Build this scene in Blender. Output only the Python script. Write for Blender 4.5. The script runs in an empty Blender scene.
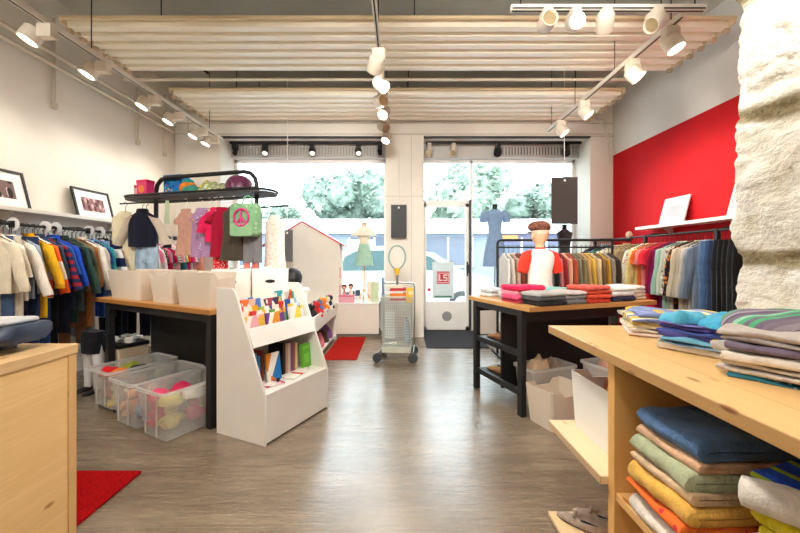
import bpy, bmesh, math, random
from mathutils import Vector, Matrix, noise
random.seed(7)
S = bpy.context.scene
COL = S.collection
PI = math.pi
R = math.radians

# ------------------------------------------------------------------ materials
def lin(c):
    out = []
    for v in c[:3]:
        v = v / 255.0
        out.append(v / 12.92 if v <= .04045 else ((v + .055) / 1.055) ** 2.4)
    return (out[0], out[1], out[2], 1.0)

_M = {}
class NT:
    def __init__(s, name):
        s.m = bpy.data.materials.new(name); s.m.use_nodes = True
        s.t = s.m.node_tree; s.t.nodes.clear()
        s.out = s.n('ShaderNodeOutputMaterial')
    def n(s, typ, **kw):
        nd = s.t.nodes.new(typ)
        for k, v in kw.items():
            if k in nd.inputs: nd.inputs[k].default_value = v
            else: setattr(nd, k, v)
        return nd
    def l(s, a, b): s.t.links.new(a, b)
    def bsdf(s, col=None, rough=.6, metal=0, spec=.4):
        b = s.n('ShaderNodeBsdfPrincipled')
        if col is not None: b.inputs['Base Color'].default_value = col
        b.inputs['Roughness'].default_value = rough; b.inputs['Metallic'].default_value = metal
        b.inputs['Specular IOR Level'].default_value = spec
        s.l(b.outputs[0], s.out.inputs[0]); return b
    def coord(s, scale=(1, 1, 1), rot=(0, 0, 0), which='Object'):
        c = s.n('ShaderNodeTexCoord'); m = s.n('ShaderNodeMapping')
        m.inputs['Scale'].default_value = scale; m.inputs['Rotation'].default_value = rot
        s.l(c.outputs[which], m.inputs[0]); return m.outputs[0]
    def ramp(s, fac, stops, mode='LINEAR'):
        r = s.n('ShaderNodeValToRGB'); r.color_ramp.interpolation = mode
        el = r.color_ramp.elements
        while len(el) < len(stops): el.new(.5)
        for e, (p, c) in zip(el, stops): e.position = p; e.color = c
        s.l(fac, r.inputs[0]); return r.outputs[0]
    def bump(s, h, strength=.3, dist=.01, to=None):
        b = s.n('ShaderNodeBump'); b.inputs['Strength'].default_value = strength; b.inputs['Distance'].default_value = dist
        s.l(h, b.inputs['Height'])
        if to: s.l(b.outputs[0], to.inputs['Normal'])
        return b.outputs[0]
    def noise(s, vec, scale=5, detail=3, rough=.5):
        n = s.n('ShaderNodeTexNoise'); n.inputs['Scale'].default_value = scale
        n.inputs['Detail'].default_value = detail; n.inputs['Roughness'].default_value = rough
        s.l(vec, n.inputs['Vector']); return n.outputs['Fac']
    def mix(s, fac, a, b, mode='MIX'):
        m = s.n('ShaderNodeMix'); m.data_type = 'RGBA'; m.blend_type = mode
        for k, v in ((0, fac), (6, a), (7, b)):
            if isinstance(v, (int, float)): m.inputs[k].default_value = v
            elif isinstance(v, tuple): m.inputs[k].default_value = v
            else: s.l(v, m.inputs[k])
        return m.outputs[2]

def shade(c, k): return (min(1, c[0] * k), min(1, c[1] * k), min(1, c[2] * k), 1)

def plain(rgb, rough=.55, metal=0, spec=.4, var=.06, key=None):
    k = ('p', tuple(rgb), rough, metal, spec)
    if k in _M: return _M[k]
    t = NT('paint_%d_%d_%d' % tuple(rgb[:3])); c = lin(rgb)
    b = t.bsdf(c, rough, metal, spec)
    f = t.noise(t.coord(), 6, 4)
    t.l(t.ramp(f, [(.3, shade(c, 1 - var)), (.7, shade(c, 1 + var))]), b.inputs['Base Color'])
    _M[k] = t.m; return t.m

def fabric(rgb, kind='cloth'):
    k = ('f', tuple(rgb), kind)
    if k in _M: return _M[k]
    t = NT('fabric_%d_%d_%d' % tuple(rgb[:3])); c = lin(rgb)
    b = t.bsdf(c, .88, 0, .15); b.inputs['Sheen Weight'].default_value = .12
    v = t.coord()
    sc = {'cloth': 350, 'knit': 130, 'terry': 190, 'denim': 260}[kind]
    f = t.noise(v, sc, 2); g = t.noise(v, 14, 3)
    amp = {'cloth': .07, 'knit': .16, 'terry': .2, 'denim': .22}[kind]
    col = t.ramp(g, [(.3, shade(c, 1 - amp)), (.7, shade(c, 1 + amp))])
    t.l(col, b.inputs['Base Color'])
    n1 = t.bump(t.noise(t.coord((9, 9, 2.6)), 2.0, 3, .55), .55, .035)
    b2 = t.n('ShaderNodeBump'); b2.inputs['Strength'].default_value = .35 if kind != 'cloth' else .2; b2.inputs['Distance'].default_value = .004 if kind != 'terry' else .012
    t.l(f, b2.inputs['Height']); t.l(n1, b2.inputs['Normal']); t.l(b2.outputs[0], b.inputs['Normal'])
    _M[k] = t.m; return t.m

def striped(cols, scale, axis='Z', ang=0, kind='cloth'):
    k = ('s', tuple(cols), scale, axis, ang)
    if k in _M: return _M[k]
    t = NT('striped_fabric'); b = t.bsdf(None, .88, 0, .15)
    rot = {'Z': (0, PI / 2 + ang, 0), 'X': (0, ang, 0), 'Y': (0, 0, -PI / 2 + ang)}[axis]
    v = t.coord((scale,) * 3, rot)
    sep = t.n('ShaderNodeSeparateXYZ'); t.l(v, sep.inputs[0])
    fr = t.n('ShaderNodeMath', operation='FRACT'); t.l(sep.outputs[0], fr.inputs[0])
    n = len(cols)
    col = t.ramp(fr.outputs[0], [(i / n, lin(c)) for i, c in enumerate(cols)], 'CONSTANT')
    t.l(col, b.inputs['Base Color'])
    t.bump(t.noise(t.coord((9, 9, 2.6)), 2.0, 4, .6), .5, .03, b)
    _M[k] = t.m; return t.m

def plaid(base, line, scale):
    k = ('pl', base, line, scale)
    if k in _M: return _M[k]
    t = NT('plaid_fabric'); b = t.bsdf(None, .88, 0, .15)
    sep = t.n('ShaderNodeSeparateXYZ'); t.l(t.coord((scale,) * 3), sep.inputs[0])
    o = []
    for i in (0, 2):
        fr = t.n('ShaderNodeMath', operation='FRACT'); t.l(sep.outputs[i], fr.inputs[0])
        o.append(t.ramp(fr.outputs[0], [(0, lin(base)), (.62, lin(line)), (.82, lin(base))], 'CONSTANT'))
    t.l(t.mix(1.0, o[0], o[1], 'MULTIPLY'), b.inputs['Base Color'])
    _M[k] = t.m; return t.m

def printed(base, spots, scale=40, lo=.35, stretch=(1, 1, 1)):
    k = ('pr', base, tuple(spots), scale, lo, stretch)
    if k in _M: return _M[k]
    t = NT('printed_pattern'); b = t.bsdf(None, .8, 0, .2)
    v = t.n('ShaderNodeTexVoronoi'); v.inputs['Scale'].default_value = scale; t.l(t.coord(stretch), v.inputs['Vector'])
    sep = t.n('ShaderNodeSeparateColor'); t.l(v.outputs['Color'], sep.inputs[0])
    n = len(spots)
    sp = t.ramp(sep.outputs[0], [(i / n, lin(c)) for i, c in enumerate(spots)], 'CONSTANT')
    m = t.ramp(v.outputs['Distance'], [(0, (1, 1, 1, 1)), (lo, (0, 0, 0, 1))], 'CONSTANT')
    t.l(t.mix(m, lin(base), sp), b.inputs['Base Color'])
    _M[k] = t.m; return t.m

def pine(axis='Y', base=(222, 176, 112), dark=(186, 132, 72), rough=.45, knots=True, boards=0.0, baxis='Z'):
    k = ('w', axis, base, dark, rough, knots, boards, baxis)
    if k in _M: return _M[k]
    t = NT('pine_wood'); b = t.bsdf(None, rough, 0, .35)
    st = {'X': (1.2, 18, 18), 'Y': (18, 1.2, 18), 'Z': (18, 18, 1.2)}[axis]
    st2 = {'X': (.35, 3, 3), 'Y': (3, .35, 3), 'Z': (3, 3, .35)}[axis]
    f = t.noise(t.coord(st), 2.2, 5, .6); g = t.noise(t.coord(st2), 2.0, 3)
    col = t.ramp(f, [(.3, lin(base)), (.50, lin(tuple(int((a + d) / 2) for a, d in zip(base, dark)))), (.66, lin(base)), (.85, lin(dark))])
    col = t.mix(g, col, lin(tuple(min(255, int(a * 1.06)) for a in base)), 'MIX')
    if boards:
        sep = t.n('ShaderNodeSeparateXYZ'); t.l(t.coord((1 / boards,) * 3), sep.inputs[0])
        src = sep.outputs['XYZ'.index(baxis)]
        fl = t.n('ShaderNodeMath', operation='FLOOR'); t.l(src, fl.inputs[0])
        wn = t.n('ShaderNodeTexWhiteNoise', noise_dimensions='1D'); t.l(fl.outputs[0], wn.inputs['W'])
        col = t.mix(.35, col, t.ramp(wn.outputs[0], [(0, lin(dark)), (1, lin(base))]))
        fr = t.n('ShaderNodeMath', operation='FRACT'); t.l(src, fr.inputs[0])
        ln = t.ramp(fr.outputs[0], [(0, (.45, .35, .25, 1)), (.02, (1, 1, 1, 1))], 'CONSTANT')
        col = t.mix(.6, col, ln, 'MULTIPLY')
    if knots:
        v = t.n('ShaderNodeTexVoronoi'); v.inputs['Scale'].default_value = 1.0
        s3 = {'X': (5, 13, 13), 'Y': (13, 5, 13), 'Z': (13, 13, 5)}[axis]
        t.l(t.coord(s3), v.inputs['Vector'])
        kn = t.ramp(v.outputs['Distance'], [(0, (.28, .15, .06, 1)), (.09, (.5, .32, .18, 1)), (.15, (1, 1, 1, 1))])
        col = t.mix(.85, col, kn, 'MULTIPLY')
    t.l(col, b.inputs['Base Color']); t.bump(f, .08, .003, b)
    _M[k] = t.m; return t.m

def floor_mat():
    t = NT('vinyl_plank_floor'); b = t.bsdf(None, .33, 0, .5)
    br = t.n('ShaderNodeTexBrick'); br.offset = .37
    br.inputs['Scale'].default_value = 1; br.inputs['Brick Width'].default_value = 1.35; br.inputs['Row Height'].default_value = .19
    br.inputs['Mortar Size'].default_value = .0018; br.inputs['Bias'].default_value = 0
    br.inputs['Color1'].default_value = (0, 0, 0, 1); br.inputs['Color2'].default_value = (1, 1, 1, 1); br.inputs['Mortar'].default_value = (.3, .3, .3, 1)
    t.l(t.coord(), br.inputs['Vector'])
    f = t.noise(t.coord((1.8, 26, 1)), 2.0, 7, .74); g = t.noise(t.coord((.7, 4.5, 1)), 1.6, 4)
    h = t.noise(t.coord((3.5, 62, 1)), 1.7, 4, .6)
    c = t.ramp(f, [(.30, lin((80, 68, 55))), (.44, lin((120, 105, 87))), (.55, lin((146, 130, 109))), (.70, lin((182, 166, 144)))])
    c2 = t.ramp(g, [(.3, lin((100, 88, 73))), (.7, lin((158, 142, 120)))])
    c = t.mix(.42, c, c2)
    c = t.mix(.10, c, br.outputs['Color'], 'OVERLAY')
    c = t.mix(.35, c, t.ramp(h, [(.40, (.40, .36, .32, 1)), (.53, (1, 1, 1, 1))]), 'MULTIPLY')
    t.l(c, b.inputs['Base Color'])
    t.l(t.ramp(f, [(.2, (.34,) * 3 + (1,)), (.8, (.20,) * 3 + (1,))]), b.inputs['Roughness'])
    b.inputs['Specular IOR Level'].default_value = .85
    t.bump(h, .25, .003, b)
    return t.m

def stone_mat():
    t = NT('whitewashed_stone'); b = t.bsdf(None, .9, 0, .15)
    at = t.n('ShaderNodeAttribute', attribute_name='mortar')
    f = t.noise(t.coord(), 6, 7, .7); g = t.noise(t.coord(), 40, 4); k = t.noise(t.coord((1, 1, 1.6)), 8, 6, .62)
    c = t.ramp(f, [(.26, lin((206, 197, 170))), (.42, lin((228, 222, 206))), (.58, lin((238, 234, 224))), (.74, lin((212, 210, 202)))])
    c = t.mix(.3, c, t.ramp(k, [(.36, lin((196, 184, 150))), (.46, (1, 1, 1, 1))]), 'MULTIPLY')
    m = t.ramp(g, [(.3, lin((132, 121, 92))), (.7, lin((168, 156, 124)))])
    t.l(t.mix(at.outputs['Fac'], c, m), b.inputs['Base Color'])
    b1 = t.bump(k, .9, .06); b2 = t.n('ShaderNodeBump'); b2.inputs['Strength'].default_value = .15; b2.inputs['Distance'].default_value = .006
    t.l(g, b2.inputs['Height']); t.l(b1, b2.inputs['Normal']); t.l(b2.outputs[0], b.inputs['Normal'])
    return t.m

def rug_mat(rgb):
    k = ('rug', rgb)
    if k in _M: return _M[k]
    t = NT('rug_pile'); b = t.bsdf(None, .95, 0, .05); c = lin(rgb)
    f = t.noise(t.coord(), 90, 4)
    t.l(t.ramp(f, [(.3, shade(c, .65)), (.7, shade(c, 1.2))]), b.inputs['Base Color']); t.bump(f, .9, .02, b)
    _M[k] = t.m; return t.m

def plaster(rgb, name='wall_paint'):
    k = ('pa', rgb)
    if k in _M: return _M[k]
    t = NT(name); b = t.bsdf(None, .75, 0, .2); c = lin(rgb)
    t.l(t.ramp(t.noise(t.coord(), 2.5, 3), [(.3, shade(c, .97)), (.7, shade(c, 1.03))]), b.inputs['Base Color'])
    t.bump(t.noise(t.coord(), 160, 3), .06, .003, b)
    _M[k] = t.m; return t.m

def clear_plastic(op=.3, rgb=(235, 235, 232)):
    k = ('cl', op, rgb)
    if k in _M: return _M[k]
    t = NT('clear_plastic'); b = t.n('ShaderNodeBsdfPrincipled'); b.inputs['Base Color'].default_value = lin(rgb); b.inputs['Roughness'].default_value = .25
    f = t.noise(t.coord(), 9, 2)
    tr = t.n('ShaderNodeBsdfTransparent'); mx = t.n('ShaderNodeMixShader')
    t.l(t.ramp(f, [(0, (op * .9,) * 3 + (1,)), (1, (op * 1.1,) * 3 + (1,))]), mx.inputs[0])
    t.l(tr.outputs[0], mx.inputs[1]); t.l(b.outputs[0], mx.inputs[2]); t.l(mx.outputs[0], t.out.inputs[0])
    _M[k] = t.m; return t.m

def glass():
    k = 'glass'
    if k in _M: return _M[k]
    t = NT('window_glass'); tr = t.n('ShaderNodeBsdfTransparent'); tr.inputs[0].default_value = (.97, .985, .98, 1)
    gl = t.n('ShaderNodeBsdfGlossy'); gl.inputs['Roughness'].default_value = .02
    fr = t.n('ShaderNodeFresnel'); fr.inputs[0].default_value = 1.25
    mx = t.n('ShaderNodeMixShader'); t.l(fr.outputs[0], mx.inputs[0]); t.l(tr.outputs[0], mx.inputs[1]); t.l(gl.outputs[0], mx.inputs[2])
    t.l(mx.outputs[0], t.out.inputs[0]); _M[k] = t.m; return t.m

def emit(rgb, s):
    k = ('e', rgb, s)
    if k in _M: return _M[k]
    t = NT('lamp_glow'); e = t.n('ShaderNodeEmission'); e.inputs[0].default_value = lin(rgb); e.inputs[1].default_value = s
    t.l(e.outputs[0], t.out.inputs[0]); _M[k] = t.m; return t.m

BLACK = plain((26, 26, 27), .5)
BLACKP = plain((22, 22, 23), .55)
WHITE = plain((240, 237, 230), .45, var=.02)
WHITEM = plain((244, 242, 236), .35, var=.02)
CRATE = plain((230, 217, 200), .4, var=.02)
STEEL = plain((176, 180, 180), .3, .9)
CHROME = plain((205, 205, 205), .2, 1)
RUBBER = plain((70, 72, 74), .6)
CREAMT = plain((226, 216, 198), .4, var=.02)

# ------------------------------------------------------------------ mesh building
class MB:
    def __init__(s): s.v = []; s.f = []; s.mi = []; s.cur = 0
    def add(s, vs, fs, M=None):
        o = len(s.v)
        s.v += [tuple(M @ Vector(p)) if M else tuple(p) for p in vs]
        for f in fs: s.f.append(tuple(o + i for i in f)); s.mi.append(s.cur)
        return s
    def box(s, x0, x1, y0, y1, z0, z1, M=None):
        vs = [(x, y, z) for z in (z0, z1) for y in (y0, y1) for x in (x0, x1)]
        return s.add(vs, [(0, 2, 3, 1), (4, 5, 7, 6), (0, 1, 5, 4), (2, 6, 7, 3), (0, 4, 6, 2), (1, 3, 7, 5)], M)
    def cbox(s, c, d, M=None):
        return s.box(c[0] - d[0] / 2, c[0] + d[0] / 2, c[1] - d[1] / 2, c[1] + d[1] / 2, c[2] - d[2] / 2, c[2] + d[2] / 2, M)
    def loft(s, rings, cap0=True, cap1=True, closed=False, M=None):
        n = len(rings[0]); vs = [p for r in rings for p in r]; fs = []
        m = len(rings)
        for i in range(m - (0 if closed else 1)):
            a, b = i * n, ((i + 1) % m) * n
            for j in range(n):
                k = (j + 1) % n; fs.append((a + j, a + k, b + k, b + j))
        if not closed:
            if cap0: fs.append(tuple(reversed(range(n))))
            if cap1: fs.append(tuple((m - 1) * n + j for j in range(n)))
        return s.add(vs, fs, M)
    def tube(s, pts, r, seg=8, caps=True, closed=False, M=None):
        pts = [Vector(p) for p in pts]; rings = []; m = len(pts); up = None
        for i, p in enumerate(pts):
            if closed: t = pts[(i + 1) % m] - pts[i - 1]
            else: t = pts[min(i + 1, m - 1)] - pts[max(i - 1, 0)]
            t.normalize()
            if up is None:
                up = Vector((0, 0, 1)) if abs(t.z) < .9 else Vector((1, 0, 0))
            a = up - t * up.dot(t)
            if a.length < 1e-4: a = t.orthogonal()
            a.normalize(); up = a; b = t.cross(a)
            rr = r[i] if isinstance(r, (list, tuple)) else r
            rings.append([p + (a * math.cos(q) + b * math.sin(q)) * rr for q in [2 * PI * j / seg for j in range(seg)]])
        return s.loft(rings, caps, caps, closed, M)
    def lathe(s, prof, seg=20, M=None, sx=1, sy=1):
        rings = [[(r * math.cos(2 * PI * j / seg) * sx, r * math.sin(2 * PI * j / seg) * sy, z) for j in range(seg)] for r, z in prof]
        return s.loft(rings, True, True, False, M)
    def prism(s, out, d0, d1, axis='y', M=None):
        def P(a, b, d): return {'y': (a, d, b), 'x': (d, a, b), 'z': (a, b, d)}[axis]
        return s.loft([[P(a, b, d0) for a, b in out], [P(a, b, d1) for a, b in out]], True, True, False, M)
    def ball(s, c, r, seg=12, rings=8, M=None, nz=0, seed=0):
        rr = []
        if not isinstance(r, (tuple, list)): r = (r, r, r)
        for i in range(1, rings):
            th = PI * i / rings; row = []
            for j in range(seg):
                ph = 2 * PI * j / seg; d = Vector((math.sin(th) * math.cos(ph), math.sin(th) * math.sin(ph), -math.cos(th)))
                k = 1 + (nz * noise.noise(d * 1.7 + Vector((seed, 0, 0))) if nz else 0)
                row.append((c[0] + d.x * r[0] * k, c[1] + d.y * r[1] * k, c[2] + d.z * r[2] * k))
            rr.append(row)
        return s.loft(rr, True, True, False, M)

def rot(rz=0, ry=0, rx=0, loc=(0, 0, 0)):
    return Matrix.Translation(loc) @ Matrix.Rotation(rz, 4, 'Z') @ Matrix.Rotation(ry, 4, 'Y') @ Matrix.Rotation(rx, 4, 'X')

def part(name, mb, mat, parent=None, bev=0, ang=38, sub=0, label=None):
    me = bpy.data.meshes.new(name)
    me.from_pydata(mb.v, [], mb.f)
    bm = bmesh.new(); bm.from_mesh(me)
    bmesh.ops.recalc_face_normals(bm, faces=bm.faces); bm.to_mesh(me); bm.free()
    mats = mat if isinstance(mat, (list, tuple)) else [mat]
    for m in mats: me.materials.append(m)
    if len(mats) > 1: me.polygons.foreach_set('material_index', mb.mi)
    me.shade_smooth(); me.set_sharp_from_angle(angle=R(ang))
    o = bpy.data.objects.new(name, me); COL.objects.link(o)
    if parent: o.parent = parent
    if bev:
        b = o.modifiers.new('edge', 'BEVEL'); b.width = bev; b.segments = 2; b.limit_method = 'ANGLE'; b.angle_limit = R(40)
    if sub:
        b = o.modifiers.new('smooth', 'SUBSURF'); b.levels = sub; b.render_levels = sub
    if label: o['label'] = label
    return o

def tag(o, label, cat, group=None, kind=None):
    o['label'] = label; o['category'] = cat
    if group: o['group'] = group
    if kind: o['kind'] = kind
    return o

def T(name, label, cat, loc=(0, 0, 0), rz=0, group=None, rx=0, ry=0):
    o = bpy.data.objects.new(name, None); COL.objects.link(o); o.empty_display_size = .1
    o.location = loc; o.rotation_euler = (rx, ry, rz)
    return tag(o, label, cat, group)

def one(name, label, cat, mb, mat, loc=(0, 0, 0), rz=0, group=None, bev=0, rx=0, ry=0, **kw):
    o = part(name, mb, mat, None, bev, **kw); o.location = loc; o.rotation_euler = (rx, ry, rz)
    return tag(o, label, cat, group)

def struct(name, mb, mat, bev=0, parent=None, label=None, cat=None):
    o = part(name, mb, mat, parent, bev)
    if parent is None:
        o['kind'] = 'structure'
        if label: o['label'] = label; o['category'] = cat or name.split('_')[0]
    return o

F = 360.0; H = 1.35
def W(px, py, Y):       # photo measurement -> place at depth Y
    return ((px - 400) * Y / F, Y, H - (py - 258) * Y / F)
# ------------------------------------------------------------------ clothes
def sgn(x): return -1 if x < 0 else 1
def flat_ring(hw, ht, z, n=22, fold=0, seed=0, ox=0, oy=0, k=3.5):
    out = []
    for j in range(n):
        a = 2 * PI * j / n; c, s_ = math.cos(a), math.sin(a)
        x = hw * sgn(c) * abs(c) ** .8; y = ht * sgn(s_) * abs(s_) ** .7
        if fold:
            q = math.sin(x / max(hw, .01) * k + seed) + .6 * math.sin(x / max(hw, .01) * k * 2.3 + seed * 1.7)
            y += fold * q
        out.append((x + ox, y + oy, z))
    return out

def hanger_mb(w, top=-.1, mat=None, hr=0):
    m = MB(); ch, sh = math.cos(hr), math.sin(hr)
    hook = [(0.0, 0, -.032), (.016, 0, -.026), (.022, 0, -.008), (.014, 0, .012), (-.004, 0, .018), (-.018, 0, .009)]
    m.tube([(x * ch, x * sh, z) for x, y, z in [(0, 0, top), (0, 0, -.05)] + hook], .0028, 6)
    a = w / 2 - .02
    m.tube([(-a, 0, top - .075), (-a * .5, 0, top - .03), (0, 0, top), (a * .5, 0, top - .03), (a, 0, top - .075)], .007, 6)
    return m

HANGB = None
def garment(name, label, cat, loc, rz, col, group=None, w=.42, L=.68, t=.05, sleeve='long', slc=None, collar=None,
            flare=1.0, placket=None, seed=None, hang=True, sl_ang=.10, hmat=None, strap=False, hem=None, waist=.94, tilt=0, hr=0, sll=0):
    """a hanging garment; local x = across the shoulders, y = thickness, z=0 on the rail"""
    sd = seed if seed is not None else random.random() * 20
    mat = col if not isinstance(col, tuple) else fabric(col)
    g = T(name, label, cat, loc, rz, group, ry=tilt)
    hw = w / 2; m = MB(); ht = t / 2
    zs = -.105
    rings = [flat_ring(.05 if not strap else hw * .62, ht * .5, zs + .012, fold=0),
             flat_ring(.062 if not strap else hw * .68, ht * .8, zs, fold=0)]
    if not strap:
        rings += [flat_ring(hw * .55, ht * .9, zs - .025, fold=.001, seed=sd), flat_ring(hw * .88, ht * .95, zs - .052, fold=.002, seed=sd)]
    n = 8; z0 = zs - .085
    for i in range(n + 1):
        q = i / n
        ww = 1.0 + (waist - 1.0) * math.sin(min(1, q * 1.6) * PI / 2)
        if flare != 1: ww = ww + (flare - ww) * max(0, (q - .35) / .65) ** 1.1
        f = .002 + .24 * ht * q * (2.0 if flare > 1.1 else 1)
        rings.append(flat_ring(hw * ww, ht * (.95 + .1 * q), z0 - (L - .085) * q, fold=f, seed=sd + q * .8, k=3 + 2 * flare))
    m.loft(rings)
    part('body', m, mat, g, ang=70)
    if sleeve != 'none':
        sl = sll or {'long': min(.54, L * .8), 'short': .2, 'cap': .09}[sleeve]
        for sx in (-1, 1):
            m = MB(); rr = []
            for i in range(6):
                q = i / 5; cx = hw - .035 + .05 * q ** .6 + sl * sl_ang * q; cz = zs - .085 - sl * q + .02
                rx = (.078 - .03 * q) * (w / .42) ** .5; ry = ht * (1.0 - .1 * q)
                ring = []
                for j in range(12):
                    a = 2 * PI * j / 12
                    wob = 1 + .08 * math.sin(q * 9 + sd + sx)
                    ring.append((sx * (cx + rx * math.cos(a) * wob), ry * math.sin(a) + .006 * math.sin(q * 7 + sd), cz + (.035 * (1 - q) - .01) * math.cos(a) * -1))
                rr.append(ring)
            m.loft(rr)
            part('sleeve', m, (fabric(slc) if isinstance(slc, tuple) else slc) if slc else mat, g, ang=70)
            if sleeve == 'long' and (hem or collar):
                m = MB()
                cx = hw - .035 + .05 + sl * sl_ang; cz = zs - .085 - sl + .02
                m.loft([[(sx * (cx + .05 * (w / .42) ** .5 * math.cos(2 * PI * j / 12)), ht * .95 * math.sin(2 * PI * j / 12), cz + dz) for j in range(12)] for dz in (.012, -.03)])
                part('cuff', m, fabric(hem or collar), g, ang=70)
    if collar:
        m = MB()
        m.loft([flat_ring(.07, ht * 1.0, zs - .02, 16), flat_ring(.062, ht * .95, zs + .02, 16), flat_ring(.056, ht * .8, zs + .034, 16), flat_ring(.05, ht * .5, zs + .02, 16)])
        part('collar', m, fabric(collar) if isinstance(collar, tuple) else collar, g, ang=70)
    if placket:
        m = MB()
        for i in range(8):
            z = zs - .05 - (L - .03) * i / 8; z2 = zs - .05 - (L - .03) * (i + 1) / 8
            yy = -ht * 1.28
            m.box(-.014, .014, yy - .002, yy + .012, z2, z)
        part('placket', m, fabric(placket), g)
    if hang:
        part('hanger', hanger_mb(w, zs + .015, hr=hr), hmat or BLACKP, g)
    return g

def trousers(name, label, cat, loc, rz, col, group=None, w=.36, L=.95, t=.05, seed=None, band=None, hr=0, drop=0):
    sd = seed if seed is not None else random.random() * 20
    mat = fabric(col, 'denim') if isinstance(col, tuple) else col
    g = T(name, label, cat, loc, rz, group); hw = w / 2; ht = t / 2
    m = MB(); z = -.12 - drop
    m.loft([flat_ring(hw * .86, ht * .7, z), flat_ring(hw * .93, ht, z - .08, fold=.002, seed=sd), flat_ring(hw, ht * 1.05, z - .22, fold=.003, seed=sd), flat_ring(hw * 1.0, ht, z - .27, fold=.003, seed=sd)])
    part('hip', m, mat, g, ang=70)
    m = MB(); m.loft([flat_ring(hw * .88, ht * .85, z - .025), flat_ring(hw * .87, ht * .85, z + .012)])
    part('waistband', m, mat if band is None else fabric(band), g, ang=70)
    for sx in (-1, 1):
        m = MB(); rr = []
        for i in range(7):
            q = i / 6; r = hw * (.49 - .12 * q)
            ring = flat_ring(r, ht * .95, z - .26 - (L - .26) * q, 16, fold=.004, seed=sd + q * 2 + sx, ox=sx * (hw * .5 + .01 * q))
            rr.append(ring)
        m.loft(rr); part('leg', m, mat, g, ang=70)
    part('hanger', hanger_mb(w * .8, -.1 - drop, hr=hr), BLACKP, g)
    return g

# ------------------------------------------------------------------ folded cloth
def fold_mb(w, d, h, seed=0, layers=2, soft=.005):
    """cloth folded once over itself: big round fold towards -y, open edges at +y, layered look at +-x"""
    m = MB(); g = h * .035; r = h / 2
    def arc(cy, cz, rr, a0, a1, n=6):
        return [(cy + rr * math.cos(a0 + (a1 - a0) * i / n), cz + rr * math.sin(a0 + (a1 - a0) * i / n)) for i in range(n + 1)]
    def seg(y0, y1, z, n=5): return [(y0 + (y1 - y0) * i / n, z) for i in range(1, n)]
    y0, y1 = -d / 2 + r, d / 2 - r * .5
    p = arc(y0, r, r, 1.5 * PI, .5 * PI, 8) + seg(y0, y1, h)
    if layers == 2:
        p += arc(y1, h - r / 2 + g / 2, r / 2 - g / 2, PI / 2, -PI / 2) + seg(y1, y0 + r * .2, r + g) + [(y0 + r * .15, r + g), (y0 + r * .1, r - g)] + seg(y0 + r * .2, y1, r - g)
        p += arc(y1 - .008, r / 2 - g / 2, r / 2 - g / 2, PI / 2, -PI / 2)
    else: p += arc(y1, r, r, PI / 2, -PI / 2)
    p += seg(y1, y0, 0)
    rings = []; nx = 13; qs = [0, .012, .035, .08] + [.08 + .84 * i / nx for i in range(1, nx)] + [.92, .965, .988, 1]
    for q in qs:
        e = min(q, 1 - q); kz = min(1, .72 + .28 * math.sqrt(min(1, e / .05)))
        x = -w / 2 + w * q; row = []
        for (y, z) in p:
            n1 = noise.noise(Vector((x * 8 + seed * 5, y * 8, z * 20 + seed))); n2 = noise.noise(Vector((x * 22, y * 22 + seed, z * 30)))
            zz = r + (z - r) * kz
            row.append((x + .008 * noise.noise(Vector((y * 12, seed, z * 30))) * (1 if e < .2 else 0), y + .011 * n1 + .004 * n2, max(.0, zz + (soft * 1.5 * n1 + .0035 * n2) * (z / h))))
        rings.append(row)
    return m.loft(rings)

def cloth(name, label, cat, loc, rz, col, w=.3, d=.24, h=.04, layers=2, group=None, kind='cloth', seed=None, rx=0, ry=0, soft=.005):
    sd = seed if seed is not None else random.random() * 30
    mat = fabric(col, kind) if isinstance(col, tuple) and len(col) == 3 and isinstance(col[0], int) else col
    return one(name, label, cat, fold_mb(w, d, h, sd, layers, soft), mat, loc, rz, group, ang=60, rx=rx, ry=ry)

def crumple_mb(rx, ry, h, seed=0, n=26, rings=9, amp=.35):
    """a loosely crumpled cloth heap resting on z=0"""
    m = MB(); rr = []
    for i in range(rings):
        q = i / (rings - 1); row = []
        for j in range(n):
            a = 2 * PI * j / n
            k = 1 + amp * .6 * noise.noise(Vector((math.cos(a) * 1.6, math.sin(a) * 1.6, seed)))
            rad = math.cos(q * PI / 2) ** .6
            x = rx * k * rad * math.cos(a); y = ry * k * rad * math.sin(a)
            z = h * math.sin(q * PI / 2) * (1 + amp * noise.noise(Vector((x * 16, y * 16, seed + 3))))
            if i == 0: z = 0
            row.append((x, y, max(0, z)))
        rr.append(row)
    return m.loft(rr)

# ------------------------------------------------------------------ boxes
def rrect(hx, hy, r, n=4, ins=0):
    out = []
    for cx, cy, a0 in ((1, 1, 0), (-1, 1, PI / 2), (-1, -1, PI), (1, -1, 1.5 * PI)):
        for i in range(n + 1):
            a = a0 + PI / 2 * i / n
            out.append((cx * (hx - r) + r * math.cos(a), cy * (hy - r) + r * math.sin(a)))
        # mid points of the following side for notches
        nx = {(1, 1): (-1, 1), (-1, 1): (-1, -1), (-1, -1): (1, -1), (1, -1): (1, 1)}[(cx, cy)]
        a = a0 + PI / 2
        p0 = (cx * (hx - r) + r * math.cos(a), cy * (hy - r) + r * math.sin(a))
        p1 = (nx[0] * (hx - r) + r * math.cos(a), nx[1] * (hy - r) + r * math.sin(a))
        for q in (.22, .3, .5, .7, .78): out.append((p0[0] + (p1[0] - p0[0]) * q, p0[1] + (p1[1] - p0[1]) * q))
    return out

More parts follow.
